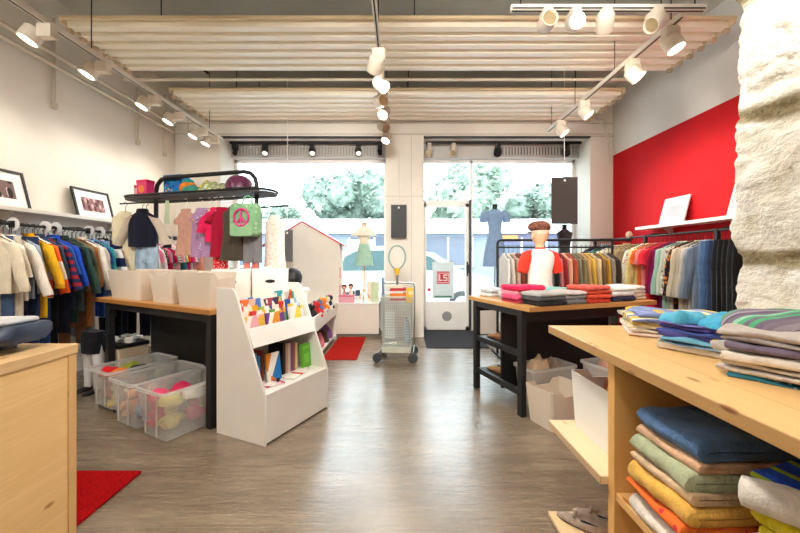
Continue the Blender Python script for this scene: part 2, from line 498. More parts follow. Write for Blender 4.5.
def open_box_mb(w, d, h, th=.006, taper=.9, r=.02, notch=None, ndepth=.05, base=0.0):
    """open crate; notch: set of sides ('x-','x+','y-','y+') whose rim dips in the middle"""
    m = MB()
    def topz(x, y, hx, hy):
        if not notch: return h
        for side in notch:
            a, b, hh = (x, y, hx) if side[0] == 'x' else (y, x, hy); o = hy if side[0] == 'x' else hx
            if a * (1 if side[1] == '+' else -1) > hh - .008 and abs(b) < o * .5: return h - ndepth
        return h
    def ring(k, ins, z):
        return [(x, y, z if z is not None else topz(x, y, w / 2 * k - ins, d / 2 * k - ins)) for x, y in rrect(w / 2 * k - ins, d / 2 * k - ins, max(.004, r - ins))]
    m.loft([ring(taper, th * 3, base + th + .0005), ring(taper, th, base + th + .0005), ring(1, th, None), ring(1, 0, None), ring(taper, 0, base), ring(taper, th * 3, base)], True, True)
    return m

def book(label, loc, rz, w, h, t, col, group, rx=0, ry=0, name='book', acc=None, cat='book'):
    """lying local frame: x = width, y = thickness, z = height; spine at -x"""
    g = T(name, label, cat, loc, rz, group, rx=rx, ry=ry)
    m = MB(); m.box(0, w, -t / 2, -t / 2 + .003, 0, h); m.box(0, w, t / 2 - .003, t / 2, 0, h); m.box(-.002, .003, -t / 2, t / 2, 0, h)
    part('cover', m, plain(col, .4) if isinstance(col, tuple) else col, g)
    part('pages', MB().box(.003, w - .004, -t / 2 + .003, t / 2 - .003, .004, h - .004), plain((236, 230, 214), .8), g)
    if acc:
        m = MB(); z = h * .78; m.box(w * .1, w * .9, -t / 2 - .001, -t / 2, z, z + h * .12)
        m.box(w * .2, w * .8, -t / 2 - .001, -t / 2, h * .2, h * .6)
        part('cover_print', m, plain(acc, .4), g)
    return g

def plush(label, loc, rz, s, col, col2, group, tip=0):
    g = T('plush_toy', label, 'soft toy', loc, rz, group, rx=tip)
    f = fabric(col, 'terry')
    part('body', MB().ball((0, 0, s * .45), (s * .42, s * .36, s * .45), nz=.1), f, g, ang=80)
    part('head', MB().ball((0, -s * .1, s * 1.08), (s * .34, s * .32, s * .32)), f, g, ang=80)
    for sx in (-1, 1):
        part('ear', MB().ball((sx * s * .26, -s * .05, s * 1.36), (s * .13, s * .07, s * .14), 8, 6), fabric(col2, 'terry'), g, ang=80)
        part('arm', MB().tube([(sx * s * .3, 0, s * .7), (sx * s * .5, -s * .12, s * .48), (sx * s * .56, -s * .2, s * .34)], [s * .13, s * .12, s * .1], 8), f, g, ang=80)
        part('leg', MB().tube([(sx * s * .2, -s * .1, s * .16), (sx * s * .28, -s * .45, s * .14), (sx * s * .3, -s * .55, s * .16)], [s * .16, s * .14, s * .13], 8), f, g, ang=80)
    return g

def toy_car(label, loc, rz, s, col, group):
    g = T('toy_car', label, 'toy car', loc, rz, group)
    out = [(-.5, .12), (-.5, .38), (-.3, .42), (-.18, .66), (.18, .66), (.32, .42), (.5, .36), (.5, .12)]
    part('body', MB().prism([(a * s, b * s) for a, b in out], -.22 * s, .22 * s), plain(col, .35), g, bev=.03 * s)
    part('windows', MB().prism([(a * s, b * s) for a, b in ((-.24, .44), (-.14, .62), (.15, .62), (.25, .44))], -.225 * s, .225 * s), plain((40, 46, 56), .2), g)
    for x in (-.3, .3):
        for y in (-.22, .22):
            part('wheel', MB().lathe([(.02 * s, -.04 * s), (.13 * s, -.04 * s), (.13 * s, .04 * s), (.02 * s, .04 * s)], 12, rot(0, 0, PI / 2, (x * s, y * s, .13 * s))), RUBBER, g)
    return g

def toy_block(label, loc, rz, s, col, group, kind=0):
    m = MB()
    if kind == 0:
        m.cbox((0, 0, s / 2), (s, s * .7, s)); m.lathe([(s * .18, s * .95), (s * .18, s * 1.12), (s * .02, s * 1.12)], 10)
        return one('toy_brick', label, 'toy brick', m, plain(col, .3), loc, rz, group, bev=.004)
    if kind == 1:
        m.ball((0, 0, s * .5), s * .5)
        return one('toy_ball', label, 'toy ball', m, plain(col, .35), loc, rz, group)
    m.lathe([(s * .1, 0), (s * .42, 0), (s * .45, s * .25), (s * .28, s * .5), (s * .34, s * .62), (s * .3, s * .9), (s * .05, s * 1.0)], 14)
    return one('toy_figure', label, 'toy figure', m, plain(col, .45), loc, rz, group)

def spot_head(label, loc, d, group, black=False, lit=8, r=.062, ln=.13, drop=.13, adir=(0, 0), colr=None, power=0, size=.05):
    """track lamp: adapter box under the rail, stem, tilted drum head with a glowing lens; d = aim direction"""
    mt = BLACK if black else CREAMT
    g = T('track_spotlight', label, 'spotlight', loc, 0, group)
    part('adapter', MB().cbox((0, 0, -.055), (.07, .12, .11) if adir[0] == 0 else (.12, .07, .11)), mt, g, bev=.004)
    d = Vector(d).normalized(); c = Vector((adir[0], adir[1], -drop))
    q = d.to_track_quat('Z', 'Y').to_matrix().to_4x4(); Mx = Matrix.Translation(c) @ q
    part('arm', MB().tube([(0, 0, -.08), (adir[0] * .5, adir[1] * .5, -.1), tuple(c - d * .02)], .014, 8), mt, g)
    part('head', MB().lathe([(.01, -ln * .55), (r * .8, -ln * .55), (r, -ln * .42), (r, ln * .5), (r * .9, ln * .5), (r * .84, ln * .36), (.01, ln * .34)], 24, Mx), mt, g)
    part('lens', MB().lathe([(.002, ln * .36), (r * .82, ln * .36), (r * .82, ln * .40), (.002, ln * .42)], 24, Mx),
         emit((255, 246, 232), lit) if lit else (BLACK if black else plain((210, 190, 150), .25, .6)), g)
    if power:
        l = bpy.data.lights.new('spot', 'SPOT'); l.energy = power; l.spot_size = R(100); l.spot_blend = .8; l.shadow_soft_size = size
        l.color = (1, .91, .78) if colr is None else colr
        lo = bpy.data.objects.new('lamp_light', l); COL.objects.link(lo); lo.parent = g
        lo.location = c + d * (ln * .5 + .03); lo.rotation_euler = d.to_track_quat('-Z', 'Y').to_euler()
    return g

def flat_shoe(label, loc, rz, L, col, lining, group):
    g = T('ballet_flat', label, 'shoe', loc, rz, group)
    def wq(q): return L * (.115 + .05 * math.sin(min(1, q * 1.15) * PI) ** 1 * (.4 + q * .9)) * min(1, math.sqrt(max(0, q + .004) / .07)) ** .6 * math.sqrt(max(.03, min(1, (1.004 - q) / .16)))
    def hq(q): return L * (.235 - .085 * math.sin(min(1, q / .5) * PI / 2) if q < .62 else .16 * math.sqrt(max(.06, 1 - ((q - .62) / .40) ** 2)))
    rr = []
    for i in range(31):
        q = i / 30; w, h, x = wq(q), hq(q), -L / 2 + L * q
        o = .86 if q < .52 else (.86 - .84 * min(1, (q - .52) / .12))
        iz = .014 if q < .6 else h * .5
        half = [(w * .9, .004), (w * 1.03, h * .35), (w * (o + (1.0 - o) * .45) * .98 if o < .8 else w * .98, h * (.8 if o < .8 else .85)), (w * o, h), (w * o * .93, h - .003), (w * o * .86, iz + .01), (w * o * .4, iz)]
        row = [(x, a, b) for a, b in half] + [(x, -a, b) for a, b in reversed(half)]
        rr.append(row)
    part('upper', MB().loft(rr), fabric(col), g, ang=75)
    part('insole', MB().loft([[(-L / 2 + L * q, s_ * wq(q) * .76, .0165) for s_ in (-1, 1)] + [(-L / 2 + L * q, s_ * wq(q) * .76, .013) for s_ in (1, -1)] for q in [.06 + .5 * i / 12 for i in range(13)]]), plain(lining, .8), g)
    part('sole', MB().loft([[(-L / 2 + L * q, s_ * wq(q) * .95, z) for s_, z in ((-1, 0), (1, 0), (1, .005), (-1, .005))] for q in [.01 + .98 * i / 20 for i in range(21)]]), plain((60, 52, 46), .7), g)
    m = MB(); q = .66
    for s_ in (-1, 1): m.ball((-L / 2 + L * q, s_ * .014, hq(q) + .002), (.008, .016, .007), 10, 6)
    m.ball((-L / 2 + L * q, 0, hq(q) + .003), (.007, .006, .007), 8, 6)
    part('bow', m, fabric(tuple(int(c * .85) for c in col)), g, ang=80)
    return g
# ------------------------------------------------------------------ room shell
XL, XR, YB, YG, YF, ZC = -3.84, 3.64, 6.15, 6.72, -2.6, 4.25
WALLW = plaster((238, 233, 222)); WALLG = plaster((240, 238, 234)); REDW = plaster((200, 24, 32)); CEILM = plaster((206, 203, 192))
struct('floor', MB().box(XL - .2, XR + .2, YF - .2, YG + .15, -.1, 0), floor_mat(), label='grey brown wood plank floor of the shop')
struct('ceiling', MB().box(XL - .2, XR + .2, YF - .2, YG + .2, ZC, ZC + .15), CEILM, label='dull grey ceiling above the hanging panels')
struct('wall_left', MB().box(XL - .2, XL, YF, YG + .2, 0, 3.09).box(XL - .2, XL - .012, YF, YG + .2, 3.09, ZC), WALLW, label='white wall with the long clothes rail')
struct('wall_right', MB().box(XR + .012, XR + .2, YF, YG + .2, 0, ZC), WALLG, label='pale grey wall above the red paint')
struct('wall_right_lower', MB().box(XR, XR + .012, 1.7, YB, .0, 3.10), REDW, label='red painted wall behind the picture shelf')
struct('wall_front', MB().box(XL - .2, XR + .2, YF - .2, YF, 0, ZC), WALLW, label='white wall at the far end of the shop')
# street side: piers, pillar, bulkhead, reveals
struct('wall_back', MB().box(XL, -3.07, YB, YG + .1, 0, 3.42).box(-.245, .405, YB - .03, YG + .1, 0, 3.42).box(3.25, XR, YB, YG + .1, 0, 3.42)
       .box(XL, XR, YB, YG + .1, 3.42, ZC), WALLW, label='white street wall with piers around the shop windows')
m = MB()
for z in (3.46, 3.64): m.box(XL, XR, YB - .014, YB, z, z + .012)
m.box(-3.62, -3.60, YB - .012, YB, 3.42, 3.66); m.box(.405, XR, YB - .016, YB, 3.42, 3.435)
struct('trim_1', m, plaster((205, 198, 184)), label='thin mouldings on the bulkhead over the windows')
struct('trim_2', MB().box(-3.07, -.245, YB - .02, YB + .05, 3.405, 3.425).box(.405, 3.25, YB - .02, YB + .05, 3.405, 3.425), BLACK, label='thin black edges above the window recesses')
m = MB(); m.box(-.25, .41, YB - .034, YB - .03, 2.395, 2.403); m.box(.19, .197, YB - .034, YB - .03, 0, 3.42)
struct('trim_3', m, plaster((200, 192, 178)), label='joint lines in the white cladding of the pillar')
struct('baseboard_left', MB().box(XL, XL + .012, YF, YB, 0, .08), WHITE, label='white skirting at the foot of the white wall')
struct('baseboard_right', MB().box(XR - .012, XR, 1.8, YB, 0, .08), WHITE, label='white skirting at the foot of the red wall')
# window headers
hm = MB(); hm.box(-3.07, -.245, 6.55, YG + .1, 3.17, 3.42); hm.box(.405, 3.25, 6.55, YG + .1, 3.17, 3.42)
struct('trim_4', hm, plaster((215, 213, 208)), label='grey window heads carrying the vents')
def frame_rect(x0, x1, z0, z1, y0, y1, t):
    return MB().box(x0, x0 + t, y0, y1, z0, z1).box(x1 - t, x1, y0, y1, z0, z1).box(x0, x1, y0, y1, z0, z0 + t).box(x0, x1, y0, y1, z1 - t, z1)
w1 = struct('window_1', frame_rect(-3.07, -.245, .58, 3.17, YG - .03, YG + .05, .05), WHITEM, label='wide shop window behind the playhouse', cat='window')
part('window_pane', MB().box(-3.03, -.285, YG, YG + .008, .62, 3.13), glass(), w1)
w2 = struct('window_2', frame_rect(1.30, 3.25, .58, 3.17, YG - .03, YG + .05, .05).box(.405, 1.30, YG - .03, YG + .05, 2.36, 2.42).box(.405, .45, YG - .03, YG + .05, 2.36, 3.17).box(.405, 1.3, YG - .03, YG + .05, 3.12, 3.17), WHITEM,
            label='shop window beside the street door with its fanlight', cat='window')
part('window_pane', MB().box(1.34, 3.21, YG, YG + .008, .62, 3.13).box(.44, 1.32, YG, YG + .008, 2.41, 3.13), glass(), w2)
d1 = struct('door_1', frame_rect(.43, 1.28, .02, 2.36, YG - .04, YG + .03, .06).box(.47, 1.25, YG - .035, YG + .02, .06, .54), WHITEM, label='white glazed street door with solid foot panel', cat='door')
part('door_pane', MB().box(.48, 1.23, YG - .005, YG + .003, .54, 2.31), glass(), d1)
part('door_vent', MB().lathe([(.001, 0), (.085, 0), (.09, .008), (.001, .01)], 28, rot(rx=PI / 2, loc=(.87, YG - .035, .27))), plain((150, 150, 148), .5), d1)
part('door_edge', MB().box(1.275, 1.315, YG - .08, YG - .04, .02, 2.42), plain((60, 62, 64), .4), d1)
m = MB().tube([(1.24, YG - .10, 1.02), (1.24, YG - .10, 1.28)], .014, 10); m.cbox((1.255, YG - .06, 1.15), (.04, .05, .16))
part('door_handle', m, plain((70, 72, 74), .3, .6), d1)
part('threshold', MB().box(.43, 1.3, YG - .08, YG + .05, 0, .02), plain((40, 42, 44), .5), d1)
# wall under the panes of both windows (outside face)
struct('wall_back_lower', MB().box(-3.07, -.245, YG + .0, YG + .1, 0, .58).box(1.3, 3.25, YG, YG + .1, 0, .58), WALLW, label='low wall below the shop windows')
# vents
def vent(label, x0, x1, z0, z1, dark):
    g = T('air_vent', label, 'vent', ((x0 + x1) / 2, 6.55, (z0 + z1) / 2), 0, 'window head vents')
    hx, hz = (x1 - x0) / 2, (z1 - z0) / 2
    part('backing', MB().box(-hx, hx, -.008, -.001, -hz, hz), plain((70, 72, 74) if dark else (168, 164, 158), .6), g)
    m = MB(); n = int((x1 - x0) / .055)
    for i in range(n + 1):
        x = -hx + (2 * hx) * i / n; m.box(x - .016, x + .016, -.03, -.008, -hz, hz)
    m.box(-hx, hx, -.032, -.006, hz - .015, hz); m.box(-hx, hx, -.032, -.006, -hz, -hz + .015)
    part('slats', m, plain((196, 192, 186), .5), g); return g
vent('long pale slatted vent over the window with the playhouse', -2.98, -.34, 3.2, 3.385, False)
vent('short vent with dark gaps over the hanging dark board', 1.84, 3.22, 3.2, 3.385, True)
# window platforms
def platform(label, x0, x1):
    g = T('display_platform', label, 'platform', ((x0 + x1) / 2, (YB + YG) / 2, 0), 0, 'window display platforms')
    hx, hy = (x1 - x0) / 2, (YG - YB) / 2
    part('front_panel', MB().box(-hx, hx, -hy + .02, -hy + .04, .05, .55), plain((238, 230, 216), .45, var=.02), g)
    part('top', MB().box(-hx, hx, -hy, hy - .03, .55, .58), WHITEM, g, bev=.003)
    part('plinth', MB().box(-hx, hx, -hy + .05, hy - .04, 0, .05), plain((120, 112, 100), .6), g)
platform('white display platform under the window with the playhouse', -3.06, -.36)
platform('white display platform beside the street door', 1.36, 3.24)

# stone pier on the camera's right: rough courses on the aisle face and the end face
def stone_block():
    X0, Y1, Y0, X1, Zt = 1.665, 1.80, YF, 3.84, ZC
    rnd = random.Random(4)
    courses = [0]
    while courses[-1] < Zt: courses.append(courses[-1] + rnd.choice([.34, .46, .58, .62, .40]))
    joints = []
    for i in range(len(courses)):
        js = [rnd.uniform(0, .5)]
        while js[-1] < 8: js.append(js[-1] + rnd.uniform(.6, 1.3))
        joints.append(js)
    def disp(u, z):
        zz = z + .09 * noise.noise(Vector((u * 1.1, z * .8, 2))) + .03 * noise.noise(Vector((u * 4, z * 4, 9)))
        ci = 0
        while ci + 1 < len(courses) and courses[ci + 1] < zz: ci += 1
        dz = min(zz - courses[ci], (courses[ci + 1] if ci + 1 < len(courses) else 9) - zz)
        uu = u + .10 * noise.noise(Vector((u * 1.5, z * 2.5, 7)))
        du = min(abs(uu - j) for j in joints[ci])
        dm = min(dz, du * 1.2)
        wdt = .040 + .028 * noise.noise(Vector((u * 3, z * 3, 5)))
        mk = 1 - min(1, max(0, (dm - wdt * .7) / .016))
        e = min(1, max(0, dm / max(.014, wdt)))
        v = noise.voronoi(Vector((u * 3.2 + .4 * noise.noise(Vector((u * 3, z * 3, 4))), z * 5.2, ci * 1.3)))[0]
        v2 = noise.voronoi(Vector((u * 8 + 3, z * 12, ci)))[0]
        rid = noise.ridged_multi_fractal(Vector((u * 2.6, z * 3.6, ci * 2.1)), 1.0, 2.1, 5, 1.0, 2.0)
        rough = .03 * noise.noise(Vector((u * 1.4, z * 1.8, ci * 3.1))) - .05 * (v[0] - .35) + .018 * min(.6, v2[1] - v2[0]) + .008 * (rid - 1) + .007 * noise.noise(Vector((u * 26, z * 30, 1)))
        return -.014 + .018 * e ** .5 + rough * (.35 + .65 * e), mk
    P = []   # path in plan: along aisle face to the corner, round it, along the end face
    y = Y0
    while y < .3: P.append((X0, y, -1, 0)); y += .12
    while y < Y1 - .04: P.append((X0, y, -1, 0)); y += .016
    for i in range(6):
        a = i / 5 * PI / 2; P.append((X0 + .035 - .035 * math.cos(a), Y1 - .035 + .035 * math.sin(a), -math.cos(a), math.sin(a)))
    x = X0 + .1
    while x < X1: P.append((x, Y1, 0, 1)); x += .05
    P.append((X1, Y1, 0, 1))
    u = 0; us = [0]
    for a, b in zip(P, P[1:]): u += math.hypot(a[0] - b[0], a[1] - b[1]); us.append(u)
    zs = []; z = 0
    while z < Zt: zs.append(z); z += .017 if z > .9 else .06
    zs.append(Zt)
    m = MB(); mask = []
    for z in zs:
        for (x, y, nx, ny), u in zip(P, us):
            dd, mk = disp(u, z); dd = max(dd, -.06)
            m.v.append((x + nx * dd, y + ny * dd, z)); mask.append(mk)
    n = len(P)
    for i in range(len(zs) - 1):
        for j in range(n - 1):
            m.f.append((i * n + j, i * n + j + 1, (i + 1) * n + j + 1, (i + 1) * n + j)); m.mi.append(0)
    o = len(m.v)                      # solid core so the pier has its full depth
    m.box(X0 + .09, X1, Y0, Y1 - .09, 0, Zt); mask += [0] * 8
    me = bpy.data.meshes.new('wall_stone'); me.from_pydata(m.v, [], m.f)
    at = me.attributes.new('mortar', 'FLOAT', 'POINT'); at.data.foreach_set('value', mask)
    bm = bmesh.new(); bm.from_mesh(me); bmesh.ops.recalc_face_normals(bm, faces=bm.faces); bm.to_mesh(me); bm.free()
    me.shade_smooth(); me.materials.append(stone_mat())
    o = bpy.data.objects.new('wall_stone', me); COL.objects.link(o); o['kind'] = 'structure'; o['label'] = 'thick whitewashed rough stone wall end'; o['category'] = 'wall'
stone_block()

# ------------------------------------------------------------------ street outside
PAVE = plain((170, 168, 166), .8); ROADM = plain((120, 122, 126), .85)
struct('pavement', MB().box(-14, 14, YG + .1, 9.2, -.14, -.02), PAVE, label='pale pavement outside the shop')
struct('road', MB().box(-60, 60, 9.2, 60, -.3, -.12), ROADM, label='grey road beyond the pavement')
def far_building():
    g = T('street_building', 'long low building with white fascia across the road', 'building', (2, 22, -.12), 0)
    part('wall', MB().box(-22, 22, .6, 3, 0, 3.1), plain((120, 128, 138), .8), g)
    part('fascia', MB().box(-22, 22, 0, 3.4, 3.0, 3.85), plain((250, 250, 250), .6), g)
    for i in range(9):
        x = -19 + i * 4.6
        f = part('window', MB().box(x, x + 3.2, .5, .62, .9, 2.75), plain((70, 80, 94) if i % 2 else (84, 90, 102), .3), g)
        m = MB()
        for k in range(3): m.box(x + k * 1.55, x + k * 1.55 + .09, .44, .5, .9, 2.75)
        m.box(x, x + 3.19, .44, .5, .9, .98)
        part('frame', m, WHITEM, f)
    part('sign_panel', MB().box(3.6, 8.0, .45, .55, 2.3, 2.98), plain((84, 84, 112), .5), g)
    part('sign_accent', MB().box(4.3, 5.3, .3, .4, 2.55, 2.9), plain((170, 120, 60), .5), g)
    part('door', MB().box(-5.3, -3.6, .42, .6, 0, 2.6), plain((245, 245, 246), .5), g)
far_building()
leafm = None
def leaf_mat(a, b):
    t = NT('leaf_green'); bs = t.bsdf(None, .6, 0, .3); bs.inputs['Subsurface Weight'].default_value = 0
    f = t.noise(t.coord(), 1.3, 3)
    t.l(t.ramp(f, [(.3, lin(a)), (.7, lin(b))]), bs.inputs['Base Color']); return t.m
LEAF1 = leaf_mat((84, 102, 90), (132, 148, 134)); LEAF2 = leaf_mat((94, 112, 98), (146, 160, 142))
def tree(label, x, y, zc, rx, rz, n, mat, seed, base=-.2):
    g = T('street_tree', label, 'tree', (x, y, base), 0, 'trees across the road')
    rnd = random.Random(seed)
    m = MB(); m.tube([(0, 0, 0), (.05, 0, zc * .5), (-.05, .1, zc)], [.24, .18, .1], 8)
    for k in range(5):
        a = k * 1.26; m.tube([(0, 0, zc * .5 + k * .2), (rx * .5 * math.cos(a), rx * .4 * math.sin(a), zc + rz * .2)], [.09, .03], 6)
    part('trunk', m, plain((110, 98, 86), .9), g)
    m = MB(); blobs = []
    for i in range(26):
        a = rnd.uniform(0, 2 * PI); q = rnd.uniform(.1, .8); b = rnd.uniform(-.75, .75)
        blobs.append((rx * q * math.cos(a), rx * .7 * q * math.sin(a), zc + rz * b * .8, rnd.uniform(.32, .5) * min(rx, rz)))
    for bx, by, bz, br in blobs: m.ball((bx, by, bz), br * .86, 14, 9, nz=.35, seed=bx)
    for i in range(n):
        bx, by, bz, br = rnd.choice(blobs)
        d = Vector((rnd.gauss(0, 1), rnd.gauss(0, 1), rnd.gauss(0, 1))).normalized() * br * rnd.uniform(.6, 1.08)
        p = Vector((bx, by, bz)) + d
        a = Vector((rnd.gauss(0, 1), rnd.gauss(0, 1), rnd.gauss(0, .6))).normalized() * rnd.uniform(.16, .32); b = a.orthogonal().normalized() * a.length * .55
        m.add([p - a, p + b, p + a, p - b], [(0, 1, 2, 3)])
    c = part('crown', m, mat, g); return g
tree('full round tree across the road seen over the playhouse', -4.3, 31.5, 6.3, 4.2, 3.0, 9000, LEAF1, 3)
tree('small pale tree beside the full round one across the road', -11.6, 34.5, 4.8, 3.0, 1.9, 3000, LEAF2, 5)
tree('tall leafy tree across the road seen above the street door', 5.8, 30.6, 7.0, 3.7, 3.7, 9000, LEAF2, 9)
tree('wide leafy tree across the road seen above the blue dress', 14.2, 33.5, 6.2, 4.2, 3.2, 9000, LEAF1, 12)
def car():
    g = T('parked_car', 'white car parked on the road outside the street door', 'car', (.15, 9.9, -.12), 0)
    out = [(-2.1, .35), (-2.14, .8), (-2.0, 1.05), (-1.75, 1.55), (-1.3, 1.76), (.1, 1.78), (.75, 1.55), (1.45, 1.12), (2.1, .98), (2.22, .75), (2.22, .35)]
    mm = MB(); rings = []
    for y, k in ((-.85, .94), (-.8, 1), (.8, 1), (.85, .94)):
        rings.append([(a, y * (1 - .12 * max(0, b - 1.05)), .35 + (b - .35) * k) for a, b in out])
    mm.loft(rings); part('body', mm, plain((238, 240, 242), .2, var=.01), g, bev=.03)
    for s in (-1, 1):
        for pts in ([(-1.7, 1.12), (-1.55, 1.5), (-1.25, 1.65), (-.55, 1.67), (-.55, 1.12)], [(-.45, 1.12), (-.45, 1.67), (.08, 1.67), (.62, 1.5), (1.15, 1.14)]):
            part('side_window', MB().prism(pts, s * .775, s * .835), plain((80, 104, 108), .1), g)
        for x in (-1.35, 1.4):
            w_ = part('wheel', MB().lathe([(.1, -.1), (.3, -.1), (.33, -.06), (.33, .06), (.3, .1), (.1, .1)], 22, rot(0, 0, PI / 2, (x, s * .78, .33))), RUBBER, g)
            part('hubcap', MB().lathe([(.01, -.03), (.19, -.03), (.19, .03), (.01, .04)], 16, rot(0, 0, PI / 2, (x, s * .87, .33))), STEEL, w_)
    m = MB(); m.add([(.62, -.62, 1.64), (.62, .62, 1.64), (1.42, .7, 1.19), (1.42, -.7, 1.19)], [(0, 1, 2, 3)])
    m2 = MB(); m2.loft([[(.7, -.62, 1.63), (.7, .62, 1.63), (1.46, .7, 1.16), (1.46, -.7, 1.16)], [(.68, -.62, 1.58), (.68, .62, 1.58), (1.44, .7, 1.11), (1.44, -.7, 1.11)]])
    part('windscreen', m2, plain((130, 158, 164), .1), g)
    part('door_mirror', MB().ball((.9, -.93, 1.14), (.09, .1, .08)), plain((225, 228, 230), .3), g)
car()

# ------------------------------------------------------------------ ceiling fittings
def baffle(label, y0, y1, x0, x1, z=3.65, n=6):
    g = T('ceiling_panel', label, 'ceiling panel', ((x0 + x1) / 2, (y0 + y1) / 2, z), 0, 'corrugated hanging ceiling panels')
    hx = (x1 - x0) / 2; d = y1 - y0; p = d / n; prof = []
    for i in range(n):
        b = -d / 2 + i * p
        prof += [(b, .06), (b + p * .34, .06), (b + p * .42, 0), (b + p * .92, 0)]
    prof.append((d / 2, .06)); up = [(y, zz + .006) for y, zz in reversed(prof)]
    part('corrugated_sheet', MB().prism(prof + up, -hx, hx, 'x'), plain((252, 245, 226), .32, var=.015), g, ang=25)
    for s in (-1, 1):
        r_ = part('edge_rail', MB().box(s * hx - .012, s * hx + .012, -d / 2, d / 2, .0, .07), plain((222, 204, 170), .45), g)
        m = MB()
        for i in range(n): m.cbox((s * hx, -d / 2 + (i + .66) * p, -.02), (.05, .045, .04))
        part('bracket', m, plain((196, 176, 146), .5), r_)
    part('front_lip', MB().box(-hx, hx, -d / 2 - .02, -d / 2, .03, .058), plain((226, 206, 168), .45), g)
    for x in (-hx * .72, hx * .05, hx * .8):
        for y in (-d * .4, d * .4): part('hanger_wire', MB().tube([(x, y, .05), (x, y, ZC - z)], .006, 6), BLACK, g)
baffle('corrugated cream ceiling panel nearest the spotlights in front', 3.52, 4.43, -3.32, 3.28)
baffle('corrugated cream ceiling panel closer to the shop windows', 5.0, 6.02, -3.2, 3.12)
one('ceiling_pipe', 'thin cream pipe running across between the two corrugated panels', 'pipe', MB().tube([(-3.6, 0, 0), (3.1, 0, 0)], .02, 10), CREAMT, (0, 4.7, 3.68))
for i, (x, z, lb) in enumerate(((-3.68, 3.52, 'upper cream cable pipe along the white wall'), (-3.72, 3.42, 'lower cream cable pipe along the white wall'))):
    one('mounted_pipe', lb, 'pipe', MB().tube([(0, -2.4, 0), (0, 5.9, 0)], .022, 10), plain((214, 204, 186), .5), (x, 0, z), group='cable pipes on the white wall')
for i, (y, lb) in enumerate(((3.98, 'thin upright pipe high on the white wall nearest the camera'), (5.25, 'second thin upright pipe high on the white wall'), (5.85, 'thin upright pipe near the corner of the white wall'))):
    g = T('wall_conduit', lb, 'pipe', (XL + .015, y, 3.05), 0, 'upright pipes on the white wall')
    part('pipe', MB().tube([(0, 0, 0), (0, 0, .95)], .014, 8), plain((205, 195, 176), .5), g); part('junction', MB().cbox((.005, 0, -.02), (.04, .05, .07)), plain((205, 195, 176), .5), g, bev=.004)
m = MB(); m.tube([(0, 0, 0), (0, .04, .4), (-.1, .1, .75), (-.22, .1, .8)], .02, 8)
one('corner_hose', 'pale bent hose in the corner above the red wall', 'pipe', m, plain((226, 220, 208), .5), (XR - .12, YB - .12, 2.95))
for x, y0, y1, lb in ((-2.35, 2.7, 3.4, 'dark ceiling strut above the first corrugated panel beside the white wall'), (2.6, 2.6, 3.4, 'dark ceiling strut above the spotlight bar'), (2.9, 4.45, 4.95, 'dark ceiling strut between the corrugated panels near the red wall'), (-2.9, 4.45, 4.98, 'dark ceiling strut between the corrugated panels near the white wall')):
    one('ceiling_strut', lb, 'strut', MB().tube([(-.12, y0, ZC - .06), (.25, y1, ZC - .35)], .018, 8), plain((78, 74, 68), .6), (x, 0, 0), group='dark struts under the ceiling')

def rail_track(label, x, y0, y1, z=3.31, black=False, along='y', group='ceiling light tracks'):
    g = T('light_track', label, 'light track', ((x, (y0 + y1) / 2, z) if along == 'y' else ((y0 + y1) / 2, x, z)), 0, group)
    h = (y1 - y0) / 2; mt = BLACK if black else plain((228, 222, 210), .4)
    if along == 'y':
        part('rail', MB().box(-.02, .02, -h, h, 0, .045), mt, g); part('slot', MB().box(-.007, .007, -h + .01, h - .01, -.002, .001), BLACK, g)
        ws = [(0, -h * .9), (0, -h * .3), (0, h * .35), (0, h * .9)]
    else:
        part('rail', MB().box(-h, h, -.02, .02, 0, .045), mt, g); part('slot', MB().box(-h + .01, h - .01, -.007, .007, -.002, .001), BLACK, g)
        part('slot_face', MB().box(-h + .01, h - .01, -.022, -.019, .006, .018), BLACK, g)
        ws = [(-h * .9, 0), (h * .9, 0)]
    if not black:
        for a, b in ws: part('hanger_wire', MB().tube([(a, b, .04), (a, b, ZC - z)], .005, 6), BLACK, g)
rail_track('long white light track beside the white wall', -2.97, -1.8, 6.0)
rail_track('white light track down the middle of the shop', -.2, -1.8, 5.8)
rail_track('white light track beside the red wall', 2.3, 2.92, 5.6)
rail_track('short white light track running across in front', 2.86, .88, 2.42, along='x')
rail_track('black light track over the window with the playhouse', 6.40, -3.02, -.28, 3.38, True, 'x')
rail_track('black light track over the street door and its window', 6.40, .46, 3.22, 3.38, True, 'x')
PW = 55
for i, y in enumerate((3.03, 3.6, 4.36, 4.85, 5.43, 5.78)):
    nth = ('lit white spotlight nearest the camera on the track by the white wall', 'second white spotlight on the track by the white wall', 'third white spotlight on the track by the white wall', 'fourth white spotlight on the track by the white wall, glowing round face', 'fifth white spotlight on the track by the white wall', 'white spotlight at the window end of the track by the white wall')[i]
    spot_head(nth, (-2.97, y, 3.31), (-.35, -.25, -.85), 'spotlights on the track by the white wall', r=.075, ln=.12, adir=(-.13, .0), drop=.085, power=22, lit=14, size=.15)
CP = [(3.38, (-.25, .8, -.35), 15), (3.77, (.55, -.5, -.7), 14), (4.18, (.6, -.75, -.15), 0), (4.5, (-.25, -.65, -.75), 14), (5.0, (.5, -.5, -.5), 0), (5.45, (-.3, -.4, -.8), 14)]
for i, (y, d, l) in enumerate(CP):
    nth = ('white spotlight turned to the windows, nearest on the middle track', 'lit white spotlight just behind the nearest one on the middle track', 'white spotlight turned to face the room on the middle track', 'round lit white spotlight halfway along the middle track', 'unlit white spotlight further along the middle track', 'white spotlight at the window end of the middle track')[i]
    spot_head(nth, (-.2, y, 3.31), d, 'spotlights on the middle track', r=.070, ln=.14, adir=(.0 if i % 2 else -.03, 0), drop=.14, power=PW if l else 0, lit=l)
